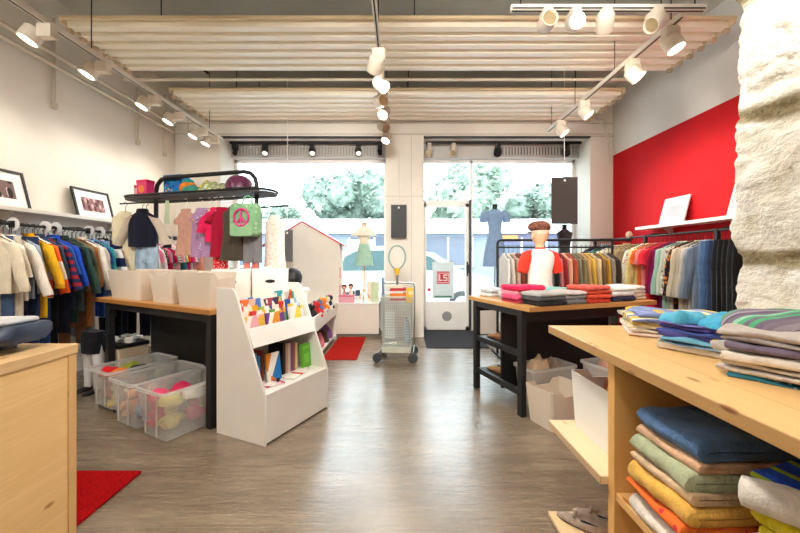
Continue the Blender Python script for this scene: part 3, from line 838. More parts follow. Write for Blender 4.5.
for i, (y, l) in enumerate(((3.06, 14), (3.56, 14), (4.5, 10), (5.15, 10))):
    nth = ('lit white spotlight nearest the stone wall', 'second white spotlight on the track by the red wall', 'third white spotlight on the track by the red wall', 'white spotlight at the window end of the track by the red wall')[i]
    spot_head(nth, (2.3, y, 3.31), (.3, -.25, -.85) if i == 0 else (.5, -.3, -.75), 'spotlights on the track by the red wall', r=.075, ln=.12, adir=(.02, 0), drop=.14, power=PW, lit=l)
for i, (x, d, l) in enumerate(((1.16, (-.02, -1, -.05), 0), (1.38, (-.12, -.9, -.38), 40), (1.62, (.35, .8, -.35), 15), (2.02, (-.75, -.2, -.55), 0))):
    nth = ('unlit boxy spotlight at the free end of the cross track', 'dazzling spotlight facing the camera on the cross track', 'white spotlight turned sideways on the cross track', 'white spotlight with lowered head on the cross track')[i]
    spot_head(nth, (x, 2.86, 3.31), d, 'spotlights on the cross track', r=.062, ln=.13, adir=(0, -.02), drop=.10, power=PW if l else 0, lit=l)
for i, x in enumerate((-2.93, -2.4, -1.56, -.74, -.36)):
    sm = i in (0, 4)
    nth = ('small black spotlight at the outer end over the playhouse window', 'first black spotlight over the playhouse window', 'middle black spotlight over the playhouse window', 'third black spotlight over the playhouse window', 'small black spotlight beside the pillar')[i]
    spot_head(nth, (x, 6.40, 3.38), (.15, -.55, -.7), 'black spotlights over the windows', True, 1.2 if not sm else 0, r=.04 if sm else .06, ln=.12, drop=.14)
for i, (x, bl) in enumerate(((.52, False), (.95, False), (1.74, True), (2.95, True))):
    nth = ('cream spotlight over the street door beside the pillar', 'small cream spotlight over the street door', 'black spotlight at the edge of the slatted vent', 'black spotlight over the hanging dark board')[i]
    spot_head(nth, (x, 6.40, 3.38), (-.2, -.55, -.7), 'spotlights over the street door', bl, 0, r=.07, ln=.12, drop=.14)

# ------------------------------------------------------------------ light, sky, camera
wd = bpy.data.worlds.new('overcast_sky'); S.world = wd; wd.use_nodes = True
nt = wd.node_tree; nt.nodes.clear()
bg = nt.nodes.new('ShaderNodeBackground'); ow = nt.nodes.new('ShaderNodeOutputWorld')
bg.inputs[0].default_value = (.80, .92, 1, 1); bg.inputs[1].default_value = 8.5
nt.links.new(bg.outputs[0], ow.inputs[0])
for x, w, z in ((-1.65, 2.8, 1.9), (1.85, 2.8, 1.9)):
    l = bpy.data.lights.new('window_portal', 'AREA'); l.shape = 'RECTANGLE'; l.size = w; l.size_y = 2.5; l.cycles.is_portal = True
    o = bpy.data.objects.new('window_portal', l); COL.objects.link(o); o.location = (x, YG + .2, z); o.rotation_euler = (-PI / 2, 0, 0)
# unseen fill spots added above and behind the camera, no fixtures modelled
for i, (x, y) in enumerate(((-2.97, .2), (-2.97, 1.6), (-.2, .0), (.5, 1.0), (-.2, 1.3), (-.2, 2.3), (2.3, 2.2), (-1.6, -1.2))):
    l = bpy.data.lights.new('fill_spot', 'SPOT'); l.energy = 78; l.spot_size = R(150); l.spot_blend = 1; l.shadow_soft_size = .18; l.color = (1, .93, .84)
    o = bpy.data.objects.new('fill_spot', l); COL.objects.link(o); o.location = (x, y, 3.2); o.rotation_euler = (R(12), 0, 0)
    if x == .5: l.energy = 34
    if x > 2: l.energy = 120; l.spot_size = R(120); o.location = (.1, 1.6, 3.2); o.rotation_euler = (Vector((3.64, 4.4, 3.0)) - o.location).to_track_quat('-Z', 'Y').to_euler()  # added fill aimed at the pale wall above the red paint
for i, (x, y, tx) in enumerate(((-2.97, .4, -2.6), (-.2, .6, -1.4), (-.2, .2, .3), (2.3, .5, 1.6), (1.2, .3, 2.8))):  # narrow fill spots, added to brighten the window end without lighting the foreground
    l = bpy.data.lights.new('fill_spot', 'SPOT'); l.energy = (150, 230, 290, 290, 290)[i]; l.spot_size = R(62); l.spot_blend = .8; l.shadow_soft_size = .12; l.color = (1, .96, .90)
    o = bpy.data.objects.new('fill_spot', l); COL.objects.link(o); o.location = (x, y, 3.15); o.rotation_euler = (Vector((tx, 5.8, 1.7)) - o.location).to_track_quat('-Z', 'Y').to_euler()
cam = bpy.data.cameras.new('camera'); cam.lens = 16.2; cam.sensor_width = 36; cam.sensor_fit = 'HORIZONTAL'; cam.shift_y = -8.5 / 800
cam.clip_start = .02; cam.clip_end = 200
co = bpy.data.objects.new('camera', cam); COL.objects.link(co); co.location = (0, 0, H); co.rotation_euler = (PI / 2, 0, 0); S.camera = co
S.view_settings.view_transform = 'Standard'; S.view_settings.look = 'None'; S.view_settings.gamma = 1; S.view_settings.use_curve_mapping = False
S.view_settings.exposure = 0.25
S.cycles.max_bounces = 8; S.cycles.diffuse_bounces = 4; S.cycles.transparent_max_bounces = 16
S.cycles.sample_clamp_indirect = 6; S.cycles.use_denoising = True
# ================================================================== furniture and goods
DARKP = plain((34, 35, 37), .5)
BEECH = pine('X', (214, 158, 92), (184, 122, 60), .4, knots=False, boards=.1, baxis='Y')
BEECHR = pine('X', (216, 166, 104), (186, 128, 68), .38, knots=False, boards=.12, baxis='Y')
PINEY = pine('Y', (228, 200, 156), (204, 166, 116), .42)
PINES = pine('Z', (214, 164, 92), (178, 122, 58), .5)

# ---- cash desk close on one side of the camera
g = T('checkout_counter', 'pale pine checkout counter with the dark device on top', 'counter', (-1.51, 1.69, 0))
part('top', MB().box(-.85, 0, -2.2, 0, .905, .95), pine('Y', (216, 182, 132), (178, 138, 90), .5, knots=True), g, bev=.003)
part('side_panel', MB().box(-.035, -.008, -2.2, -.045, 0, .905), pine('Y', (230, 194, 136), (198, 150, 88), .5), g)
part('corner_post', MB().box(-.05, -.004, -.045, -.004, 0, .905), pine('Z', (214, 174, 118), (184, 140, 86), .5), g, bev=.002)
part('end_panel', MB().box(-.8, -.05, -.035, -.012, 0, .905), pine('Z', (216, 172, 108), (186, 138, 78), .5, boards=.25, baxis='X'), g)
# device with slanted dark housing and pale lid
g = T('counter_device', 'dark slate device with a pale lid on the pine counter', 'counter device', (-1.64, 1.56, .95), R(7))
part('foot', MB().box(-.62, -.07, -.07, .07, 0, .042), BLACK, g, bev=.006)
def dev_ring(x, k):
    return [(x, y * k, z) for y, z in ((-.10, .04), (-.13, .06), (-.135, .075), (-.08, .115), (.10, .115), (.12, .10), (.12, .07), (.08, .04))]
part('housing', MB().loft([dev_ring(x, k) for x, k in ((-.75, 1), (-.03, 1), (-.01, .97))]), plain((44, 52, 66), .45), g, ang=30)
part('end_cap', MB().loft([dev_ring(x, k) for x, k in ((-.009, .99), (.02, 1.0), (.036, .95), (.044, .82))]), plain((46, 58, 80), .45), g, ang=50)
m = MB()
for i in range(5): pass
m.loft([[(x, y, z) for x, y in ((-.75, -.1), (-.03, -.1), (.0, -.07), (.0, .09), (-.03, .11), (-.75, .11))] for z in (.117, .134)])
part('lid', m, plain((196, 198, 200), .4), g, bev=.006)
part('lid_sheet', MB().box(-.72, -.05, -.085, .09, .1345, .136), printed((206, 206, 204), [(214, 150, 120), (150, 170, 196), (220, 206, 170)], 14, .25), g)

# ---- rugs and mat
one('red_rug', 'bright red rug on the floor by the toy bin under the window', 'rug', MB().box(-1.035, -.575, 4.76, 6.1, 0, .012), rug_mat((196, 40, 34)), bev=.004)
one('red_rug', 'deep red shaggy rug on the floor beyond the pine checkout counter', 'rug', MB().box(-2.5, -1.62, 1.70, 2.26, 0, .018), rug_mat((186, 20, 24)), bev=.006)
one('door_mat', 'dark grey mat in front of the street door', 'mat', MB().box(.40, 1.34, 5.38, 6.6, 0, .014), rug_mat((84, 86, 92)), bev=.003)

# ---- table with the crates (rotated); local x along its front edge, y into the room
AL = R(180 - 28.6) ; TL = Matrix.Translation((-1.475, 2.785, 0)) @ Matrix.Rotation(R(-28.6), 4, 'Z')
def tl(t, p, z=0): v = TL @ Vector((-t, p, z)); return tuple(v)
RZL = R(-28.6)
g = T('sales_table', 'black framed table with orange beech top carrying white crates', 'table', tl(0, 0), RZL)
part('tabletop', MB().box(-1.92, 0, 0, .92, .905, .945), BEECH, g, bev=.003)
for t, p in ((.06, .03), (.06, .85), (1.70, .03), (1.70, .85)):
    part('leg', MB().box(-t - .03, -t + .03, p, p + .06, 0, .905), DARKP, g, bev=.003)
part('divider_panel', MB().box(-1.62, -.12, .40, .425, .03, .85), BLACKP, g)
m = MB(); m.box(-1.70, -.06, .04, .075, .84, .905); m.box(-1.70, -.06, .86, .895, .84, .905); m.box(-.08, -.045, .06, .88, .84, .905); m.box(-1.72, -1.685, .06, .88, .84, .905)
part('apron', m, DARKP, g)
part('brace_rod', MB().tube([(-1.63, .42, .1), (-1.63, .42, .86)], .01, 8), WHITEM, g)
# crates on the table
def crate(label, loc, rz, w, d, h, notch, group='white crates on the beech table', **kw):
    g = T('storage_crate', label, 'crate', loc, rz, group)
    part('body', open_box_mb(w, d, h, .007, .86, .025, notch, .045, **kw), CRATE, g, ang=50); return g
ztop = .946
crate('white crate on the beech table nearest the book stand', tl(.29, .16, ztop), RZL, .50, .25, .285, ('x-', 'x+'))
crate('white crate on the beech table showing its notched short end', tl(.80, .27, ztop), RZL + R(4), .33, .46, .285, ('y-', 'y+'))
crate('white crate at the clothes rail end of the beech table', tl(1.42, .22, ztop), RZL, .62, .36, .285, ('x-', 'x+'))
for t, p, c, lb in ((.29, .2, (234, 232, 226), 'white cloth heaped in the crate nearest the book stand'), (.80, .27, (228, 230, 234), 'white cloth heaped in the notched crate'), (1.42, .22, (240, 238, 232), 'white cloth heaped in the end crate')):
    one('folded_cloth', lb, 'cloth', crumple_mb(.13, .085, .20, t * 7), fabric(c), tl(t, p, ztop + .05), RZL, 'cloths in the white crates', ang=70)
def hole_box(label, loc, rz, w, d, h):
    g = T('handle_box', label, 'box', loc, rz, 'white boxes behind the book stand')
    part('body', open_box_mb(w, d, h, .008, .97, .02), WHITEM, g, ang=50)
    for s in (-1, 1):
        m = MB().loft([[(.045 * math.cos(a), y, .016 * math.sin(a)) for a in [2 * PI * i / 14 for i in range(14)]] for y in (s * (d / 2 + .0015), s * (d / 2 - .004))])
        o = part('handle_hole', m, BLACK, g, label='dark oval handle hole'); o.location = (0, 0, h * .62)
    return g
hole_box('white box with dark handle hole behind the book stand, beside the crates', tl(.36, .47, ztop), R(18), .33, .24, .30)
hole_box('white box with dark handle hole behind the book stand, beside the toys', tl(.15, .73, ztop), R(18), .33, .24, .30)
# small side stand that carries the second box
s = T('box_stand', 'white pedestal carrying the round black helmet behind the book stand', 'pedestal', (-1.15, 4.0, 0), R(18))
part('column', MB().box(-.11, .11, -.11, .11, .0, .99), WHITE, s); part('top', MB().box(-.13, .13, -.13, .13, .99, 1.015), WHITE, s, bev=.003)
for t, p, c, lb in ((.36, .47, (150, 148, 146), 'grey cloth in the handle box beside the crates'), (.15, .73, (236, 232, 224), 'white cloth in the handle box beside the toys')):
    one('folded_cloth', lb, 'cloth', crumple_mb(.13, .09, .20, t * 5 + 2), fabric(c), tl(t, p, ztop + .10), R(18), 'cloths in the handle boxes', ang=70)
one('black_helmet', 'round black helmet on the white pedestal behind the book stand', 'helmet', MB().ball((0, 0, .085), (.105, .12, .115), 18, 12, nz=.1), BLACK, (-1.19, 4.0, 1.041), 0)

# ---- clear bins on the floor under the table
CLR = clear_plastic(.28)
def bin_(label, loc, rz, w, d, h, group='clear plastic bins under the beech table', castors=True, op=None):
    g = T('plastic_bin', label, 'bin', loc, rz, group); m = MB(); b = .035 if castors else .004
    mt = CLR if op is None else clear_plastic(op)
    part('body', open_box_mb(w, d, h, .004, .86, .035, base=b), mt, g, ang=50)
    part('rim', MB().loft([[(x, y, h + dz) for x, y in rrect(w / 2 + o, d / 2 + o, .04)] for o, dz in ((-.004, 0), (.012, 0), (.012, -.022), (.004, -.022))], closed=True, cap0=False, cap1=False), clear_plastic(.5), g, ang=30)
    m = MB()
    for s in (-1, 1): part('end_rib', MB().box(s * w * .2 - .006, s * w * .2 + .006, -d / 2 * .93 - .004, -d / 2 * .93 + .004, b + .03, h - .03), clear_plastic(.45), g)
    if castors:
        for sx in (-1, 1):
            for sy in (-1, 1):
                part('castor', MB().lathe([(.002, -.012), (.018, -.012), (.018, .012), (.002, .012)], 12, rot(0, 0, PI / 2, (sx * w * .36, sy * d * .37, .018))), BLACK, g)
    return g
BINS = [('clear bin at the far end of the row under the table', (1.20, .0)), ('clear bin in the middle of the row under the table', (.70, -.05)), ('clear bin nearest the book stand under the table', (.29, -.05))]
rb = random.Random(11)
TOYS = {0: [('red', (206, 40, 44)), ('yellow', (236, 196, 60)), ('pink', (232, 150, 160)), ('orange', (234, 120, 40)), ('black', (34, 34, 38)), ('lime', (160, 176, 70))],
        1: [('peach', (236, 170, 130)), ('sky blue', (130, 170, 210)), ('cream', (236, 226, 200)), ('rust', (206, 104, 80)), ('teal', (70, 150, 150)), ('yellow', (236, 204, 90))],
        2: [('hot pink', (232, 40, 96)), ('lemon', (240, 220, 110)), ('cream', (240, 230, 206)), ('magenta', (220, 60, 120)), ('sand', (226, 196, 140)), ('white', (240, 240, 236))]}
wh = ('far', 'middle', 'near')
for i, (lb, (t, p)) in enumerate(BINS):
    w, d, h = (.375, .58, .37); loc = tl(t, p + .05, 0)
    bin_(lb, loc, RZL, w, d, h, castors=(i == 0))
    for k, (cn, c) in enumerate(TOYS[i]):
        u, v = ((k % 2) - .5) * .17, ((k // 2) - 1) * .17
        q = Vector(loc) + Matrix.Rotation(RZL, 3, 'Z') @ Vector((u, v, 0))
        s_ = .14; lay = .05 + (0.0 if k % 2 else .01)
        plush('%s soft toy in the %s clear bin under the table' % (cn, wh[i]), (q.x, q.y, lay), rb.uniform(0, 6), s_, c, TOYS[i][(k + 2) % 6][1], 'soft toys in the clear bins')
        if i in (0, 2) and k < 4:
            one('cloth_lump', '%s crumpled cloth on top in the %s clear bin' % (('scarlet', 'orange', 'olive green', 'charcoal')[k] if i == 0 else ('rose pink', 'pale yellow', 'raspberry', 'off white')[k], wh[i]), 'cloth', crumple_mb(.085, .075, .07, k * 3 + i),
                fabric(((214, 36, 40), (238, 120, 30), (150, 160, 60), (30, 30, 34))[k] if i == 0 else ((236, 80, 120), (240, 226, 140), (214, 40, 90), (238, 234, 226))[k]), (q.x, q.y, .285 if i == 0 else .25), rb.uniform(0, 6), 'crumpled cloths in the clear bins', ang=70)
# beige box with white shoes further back
g = T('beige_box', 'beige box with white shoes on top under the far end of the table', 'box', tl(1.90, .245, 0), RZL)
part('body', MB().box(-.265, .265, -.14, .14, 0, .42), plain((226, 204, 176), .6), g, bev=.006); part('dark_lid', MB().box(-.27, .27, -.145, .145, .42, .46), BLACK, g, bev=.004)
def shoe_mb(L, kind='sneaker'):
    m = MB(); rr = []
    for i in range(12):
        q = i / 11; x = -L / 2 + L * q
        wd = L * (.13 + .05 * math.sin(q * PI) + .035 * math.sin(max(0, q - .45) / .55 * PI)) * (1 if .04 < q < .96 else .62)
        hgt = L * (.30 - .02 * q if q < .35 else .28 - .20 * ((q - .35) / .65) ** .8) * (1 if q > .03 else .85)
        if kind == 'flat': hgt = L * (.24 - .10 * q if q < .3 else .20 - .09 * ((q - .3) / .7))
        row = []
        for j in range(14):
            a = 2 * PI * j / 14; y = wd * math.cos(a); z = hgt * (.5 + .5 * math.sin(a) * (1 if math.sin(a) > 0 else 1))
            if math.sin(a) < -.5: z = 0
            row.append((x, y, z))
        rr.append(row)
    return m.loft(rr)
def shoe(name, label, loc, rz, L, col, sole, group, kind='sneaker', lining=(30, 28, 28), tip=0):
    g = T(name, label, 'shoe', loc, rz, group, ry=tip)
    part('upper', shoe_mb(L, kind), fabric(col) if isinstance(col, tuple) else col, g, ang=80)
    m = MB(); rr = []
    for z in (0, .012):
        rr.append([(-L / 2 + L * q, s_ * L * (.135 + .05 * math.sin(q * PI) + .035 * math.sin(max(0, q - .45) / .55 * PI)) * (1 if .03 < q < .97 else .6), z) for s_, qs in ((1, [i / 10 for i in range(11)]), (-1, [1 - i / 10 for i in range(11)])) for q in qs])
    part('sole', m.loft(rr), plain(sole, .6), g)
    # opening: dark lining set into the top of the upper
    m = MB(); zt = L * (.245 if kind == 'flat' else .305); rr = []
    op = [(-L * .44 + L * (.55 if kind == 'flat' else .36) * (.5 - .5 * math.cos(a)), L * .115 * math.sin(a)) for a in [2 * PI * i / 18 for i in range(18)]]
    for k, dz in ((1, 0.0), (.92, .004), (.6, .002)):
        rr.append([(-L * .2 + (x + L * .2) * k, y * k, (L * (.24 - .10 * ((x + L / 2) / L) if (x + L / 2) / L < .3 else .20 - .09 * (((x + L / 2) / L - .3) / .7)) if kind == 'flat' else L * .29) + dz - .004) for x, y in op])
    part('lining', m.loft(rr), plain(lining, .8), g, ang=60)
    if kind == 'sneaker': part('laces', MB().box(L * .02, L * .2, -L * .05, L * .05, L * .23, L * .262, rot(ry=.25)), fabric((236, 236, 232)), g)
    return g
for k, (u, v, r_) in enumerate(((-.2, -.05, 2.6), (-.02, -.08, .4), (.14, -.02, 2.9), (.03, .09, 1.3))):
    q = Vector(tl(1.90, .245, .461)) + Matrix.Rotation(RZL, 3, 'Z') @ Vector((u, v, 0))
    shoe('white_shoe', ('white shoe hanging over the edge of the beige box', 'white shoe in front on the beige box', 'white shoe at the panel end of the beige box', 'white shoe lying behind on the beige box')[k], tuple(q), r_, .22, (232, 232, 224), (240, 240, 236), 'white shoes on the beige box')

# ---- white book stand
BS = T('book_stand', 'white slanted wooden book stand for children with two shelves', 'book stand', (-.964, 2.571, 0), math.atan2(.907, .42))
SIDEP = plain((240, 220, 190), .42, var=.02)
sp = [(0, 0), (.50, 0), (.50, 1.12), (.335, 1.12), (.312, 1.105), (.295, 1.08), (.0, .35)]
for x in (0, .732): part('side_panel', MB().prism(sp, x, x + .018, 'x'), WHITE, BS, bev=.002)
part('front_panel', MB().box(.018, .732, .002, .02, .015, .35), WHITE, BS)
part('shelf', MB().box(.018, .732, .002, .485, .345, .363), WHITE, BS)
part('back_panel', MB().box(.018, .732, .485, .50, 0, .98), WHITE, BS)
part('pocket_floor', MB().box(.018, .732, .15, .485, .71, .728), WHITE, BS)
part('pocket_lip', MB().prism([(.128, .685), (.146, .68), (.206, .82), (.188, .826)], .018, .732, 'x'), WHITEM, BS, bev=.002)
part('plinth', MB().box(.02, .73, .03, .42, -.0, .014), BLACK, BS)
def bsl(x, y, z): return tuple(BS.matrix_basis @ Vector((x, y, z)))
BZ = math.atan2(.907, .42)
BS.matrix_basis = Matrix.Translation(BS.location) @ Matrix.Rotation(BZ, 4, 'Z')
def cov(a, b, c, s=19): return printed(a, [b, c, (250, 246, 236), a], s * .62, .8, (1, 1, .5))
pb = [ # x, y, width, height, colours, label
 (.03, .335, .21, .30, cov((220, 226, 240), (90, 130, 200), (230, 90, 80)), 'pale blue picture book at the back of the book pocket'),
 (.25, .335, .24, .27, cov((40, 44, 70), (200, 170, 60), (120, 60, 140)), 'dark navy picture book behind the others in the book pocket'),
 (.50, .335, .20, .33, cov((240, 240, 236), (230, 120, 50), (60, 160, 170)), 'white book with orange and teal bands at the back of the pocket'),
 (.03, .285, .20, .24, cov((244, 236, 214), (240, 170, 40), (235, 60, 80)), 'cream and orange children book in the middle of the pocket'),
 (.24, .285, .22, .22, cov((60, 90, 150), (240, 230, 220), (150, 190, 80)), 'blue comic book in the middle of the pocket'),
 (.47, .290, .07, .24, cov((200, 70, 50), (240, 200, 90), (200, 60, 50)), 'narrow red book in the middle of the pocket'),
 (.55, .285, .17, .25, cov((150, 190, 215), (240, 240, 240), (60, 90, 160)), 'sky blue book in the middle of the pocket'),
 (.03, .235, .21, .17, cov((248, 244, 240), (240, 180, 190), (240, 190, 70)), 'white booklet with pink print at the front of the pocket'),
 (.26, .235, .20, .17, cov((130, 160, 70), (240, 160, 60), (120, 70, 150)), 'green and orange book at the front of the pocket'),
 (.53, .238, .18, .19, cov((90, 150, 190), (240, 220, 90), (240, 240, 240)), 'light blue book with yellow print at the front of the pocket')]
pb += [(.10, .31, .19, .29, cov((236, 190, 170), (90, 130, 200), (240, 120, 60), 22), 'salmon picture book behind the cream one in the pocket'), (.36, .31, .16, .28, cov((70, 60, 90), (220, 180, 80), (160, 70, 90), 22), 'dusky violet book behind the blue comic in the pocket'),
 (.60, .335, .12, .31, cov((60, 150, 160), (240, 240, 240), (230, 130, 60), 20), 'teal book in the back corner of the pocket'), (.14, .26, .18, .20, cov((250, 180, 60), (240, 240, 230), (220, 60, 70), 20), 'orange yellow booklet in the pocket near the camera'),
 (.34, .26, .17, .19, cov((110, 80, 150), (240, 170, 60), (100, 160, 80), 20), 'violet booklet in the middle of the pocket'), (.56, .262, .14, .21, cov((200, 220, 236), (60, 110, 180), (240, 200, 80), 20), 'pale blue booklet at the far end of the pocket')]
for x, y, w, h, mt, lb in pb:
    book(lb, bsl(x, y, .733), BZ, w, h, .018, mt, 'books in the pocket of the white stand', rx=R(-9))
sb = [(.15, .19, .24, (70, 140, 190), 'blue picture book standing at the camera end of the lower shelf', R(-86)), (.185, .16, .21, (60, 150, 200), 'second blue book on the lower shelf beside the picture book', R(-84)), (.22, .17, .25, (150, 60, 44), 'brown red book on the lower shelf', R(-82))]
for x, w, h, c, lb, a in sb: book(lb, bsl(x, .25, .364), BZ + a + PI, w, h, .022, c, 'books on the lower shelf of the stand', acc=(236, 232, 220))
book('white book with blue picture facing out on the lower shelf', bsl(.215, .19, .364), BZ - R(8), .13, .22, .02, cov((236, 240, 244), (40, 120, 190), (230, 140, 50), 14), 'books on the lower shelf of the stand', rx=R(-8))
for k, (c, lb, h) in enumerate((((30, 28, 30), 'black spined book on the lower shelf', .27), ((186, 150, 130), 'beige spined book on the lower shelf', .25), ((206, 196, 190), 'pale grey spined book on the lower shelf', .25), ((120, 70, 110), 'plum spined book on the lower shelf', .255), ((160, 90, 80), 'rose brown spined book on the lower shelf', .24), ((232, 214, 170), 'cream spined book on the lower shelf', .235))):
    book(lb, bsl(.43 + k * .030, .22, .364), BZ + PI / 2 - R(3), .17, h, .03, c, 'books on the lower shelf of the stand')
book('bright green book facing out at the end of the row', bsl(.60, .17, .364), BZ + R(6), .13, .215, .022, (96, 176, 44), 'books on the lower shelf of the stand', acc=(120, 200, 60), rx=R(-5))
for k, (x, y, a, c, lb) in enumerate(((.42, .06, .2, cov((244, 236, 228), (240, 130, 40), (220, 70, 60), 10), 'open looking booklet with orange picture lying on the lower shelf'), (.56, .09, .5, cov((238, 214, 206), (200, 40, 60), (240, 230, 220), 12), 'pink booklet with red print lying on the lower shelf'), (.2, .07, -.3, cov((246, 226, 228), (210, 50, 90), (240, 200, 210), 16), 'pale pink card lying near the camera on the lower shelf'))):
    g = T('flat_booklet', lb, 'booklet', bsl(x, y + .05, .364), BZ + a, 'booklets lying on the lower shelf')
    part('cover', MB().box(-.075, .075, -.05, .05, .006, .012), mt if False else c, g); part('pages', MB().box(-.072, .072, -.048, .048, 0, .006), plain((238, 232, 218), .8), g)
g = T('toy_spool', 'small dark round toy lying on the pink card of the lower shelf', 'toy', bsl(.235, .10, .378), 0)
part('body', MB().ball((0, 0, .016), .016), BLACK, g); part('stem', MB().tube([(-.05, .0, .012), (0, 0, .014)], .005), plain((200, 60, 80), .5), g)
g = T('toy_bottle', 'small yellow green toy bottle on the lower shelf', 'toy', bsl(.26, .2, .364), 0)
part('body', MB().lathe([(.004, 0), (.016, 0), (.018, .03), (.008, .05), (.008, .06), (.002, .062)], 12), plain((190, 190, 50), .4), g); part('cap', MB().lathe([(.002, .06), (.01, .06), (.01, .075), (.002, .076)], 10), plain((60, 60, 50), .4), g)

# ---- black tube rack with a shelf of boxes (behind the crate table)
RA, RB = Vector((-1.56, 3.92, 0)), Vector((-3.0, 4.32, 0))
rv = (RB - RA).normalized(); rn = Vector((rv.y, -rv.x, 0)); RRZ = math.atan2(-rv.y, -rv.x)   # local x points from B to A
def rk(q, off=0, z=0): p = RA + rv * q + (rn * off if rn.y < 0 else -rn * off); return (p.x, p.y, z)   # off>0: towards the camera
g = T('tube_rack', 'black tube frame rack with oval mesh shelf above the crate table', 'rack', rk(0), RRZ)
def rl(q, off=0, z=0): return (-q, -off, z)
Lr = 1.54
part('frame', MB().tube([rl(0, 0, 0), rl(0, 0, 2.14), rl(.02, 0, 2.22), rl(.08, 0, 2.28), rl(.16, 0, 2.30), rl(Lr - .3, 0, 2.30), rl(Lr - .22, 0, 2.28), rl(Lr - .16, 0, 2.22), rl(Lr - .14, 0, 2.14), rl(Lr - .14, 0, 0)], .024, 12), BLACK, g, ang=50)
out = []
for i in range(17): a = -PI / 2 + PI * i / 16; out.append((.02 + .20 * math.cos(a), .20 * math.sin(a)))
for i in range(17): a = PI / 2 + PI * i / 16; out.append((-Lr - .02 + .20 * math.cos(a), .20 * math.sin(a)))
part('shelf', MB().prism(out, 2.035, 2.055, 'z'), plain((52, 50, 50), .55), g)
rim = [(x, y, 2.07) for x, y in out]
part('shelf_rim', MB().tube(rim, .014, 8, closed=True), BLACK, g)
part('hang_rail', MB().tube([rl(-.05, .17, 1.985), rl(Lr + .2, .17, 1.985)], .009, 8), BLACK, g)
part('side_arm', MB().tube([rl(0, .0, 1.90), rl(-.40, .02, 1.90)], .010, 8), BLACK, g)
for q in (0, Lr - .14): part('foot', MB().box(-q - .04, -q + .04, -.16, .16, 0, .03), BLACK, g, bev=.003)
# things on its shelf
zs_ = 2.056
def boxthing(name, label, cat, loc, rz, w, d, h, mt, lid, group=None):
    g = T(name, label, cat, loc, rz, group)
    part('body', MB().box(-w / 2, w / 2, -d / 2, d / 2, 0, h * .8), mt, g, bev=.002); part('lid', MB().box(-w / 2 - .003, w / 2 + .003, -d / 2 - .003, d / 2 + .003, h * .8, h), lid, g, bev=.002); return g
g = boxthing('toy_box', 'pink box with orange flower on the rack shelf', 'box', rk(1.44, .10, zs_), RRZ, .15, .10, .20, plain((232, 60, 120), .4), plain((226, 44, 104), .4), 'toy boxes on the rack shelf')
part('flower_print', MB().lathe([(.002, 0), (.045, 0), (.045, .003), (.002, .003)], 10, rot(rx=PI / 2, loc=(0, -.0505, .09))), plain((240, 130, 50), .4), g)
boxthing('toy_box', 'tall red and white striped box at the end of the rack shelf', 'box', rk(1.60, .03, zs_), RRZ + .2, .09, .09, .16, striped([(200, 40, 50), (236, 226, 210), (90, 130, 150)], 22, 'X'), plain((190, 40, 50), .4), 'toy boxes on the rack shelf')
boxthing('toy_box', 'big blue patterned box on the rack shelf behind the pink one', 'box', rk(1.22, -.115, zs_), RRZ, .26, .12, .29, printed((40, 120, 190), [(60, 190, 200), (30, 60, 140), (240, 180, 60), (220, 70, 90)], 26, .35), plain((50, 140, 210), .4), 'toy boxes on the rack shelf')
def ball(name, label, loc, r, mt, cap):
    g = T(name, label, 'ball', loc, 0); part('body', MB().ball((0, 0, r), r, 18, 12), mt, g, ang=80); part('cap', MB().ball((.0, -.01, r * 1.9), (r * .62, r * .62, r * .35), 14, 8), cap, g, ang=80); return g
ball('plush_ball', 'orange ball toy with teal cap on the rack shelf', rk(.98, -.06, zs_), .10, fabric((224, 130, 40), 'terry'), fabric((40, 160, 160), 'terry'))
one('knit_hat', 'teal cloth hat lying on the rack shelf beside the orange ball', 'hat', crumple_mb(.11, .10, .11, 2), fabric((60, 140, 120)), rk(.82, .05, zs_), 0, 'hats on the rack shelf', ang=70)
one('knit_hat', 'yellow and green patterned hat lying on the rack shelf', 'hat', crumple_mb(.16, .12, .15, 5), printed((150, 160, 110), [(230, 200, 60), (80, 110, 80), (200, 206, 180)], 24, .4), rk(.60, .0, zs_), 0, 'hats on the rack shelf', ang=70)
one('knit_hat', 'grey green patterned hat on the rack shelf nearer the helmet', 'hat', crumple_mb(.14, .11, .12, 8), printed((150, 150, 120), [(110, 120, 90), (190, 190, 150)], 24, .4), rk(.42, .02, zs_), 0, 'hats on the rack shelf', ang=70)
g = T('bike_helmet', 'purple child bicycle helmet on the rack shelf', 'helmet', rk(.22, .0, zs_ + .006), RRZ)
m = MB(); rr = []
for i in range(9):
    q = i / 8 * PI / 2; rr.append([(.145 * math.cos(q) ** .8 * math.cos(a), .16 * math.cos(q) ** .8 * math.sin(a), .04 + .16 * math.sin(q)) for a in [2 * PI * j / 20 for j in range(20)]])
part('shell', m.loft(rr), plain((96, 44, 72), .3), g, ang=70); part('brim', MB().lathe([(.12, 0), (.148, .0), (.152, .045), (.14, .055)], 20, sx=.97, sy=1.04), plain((48, 36, 42), .5), g)
m = MB()
for a in range(6): m.box(-.005, .005, -.155, -.10, .05, .09, rot(rz=a * 1.05))
part('air_slots', m, BLACK, g)
boxthing('card_box', 'small dark green box behind the purple helmet', 'box', rk(.28, -.13, zs_), RRZ, .08, .05, .19, plain((28, 96, 66), .5), plain((24, 86, 58), .5))
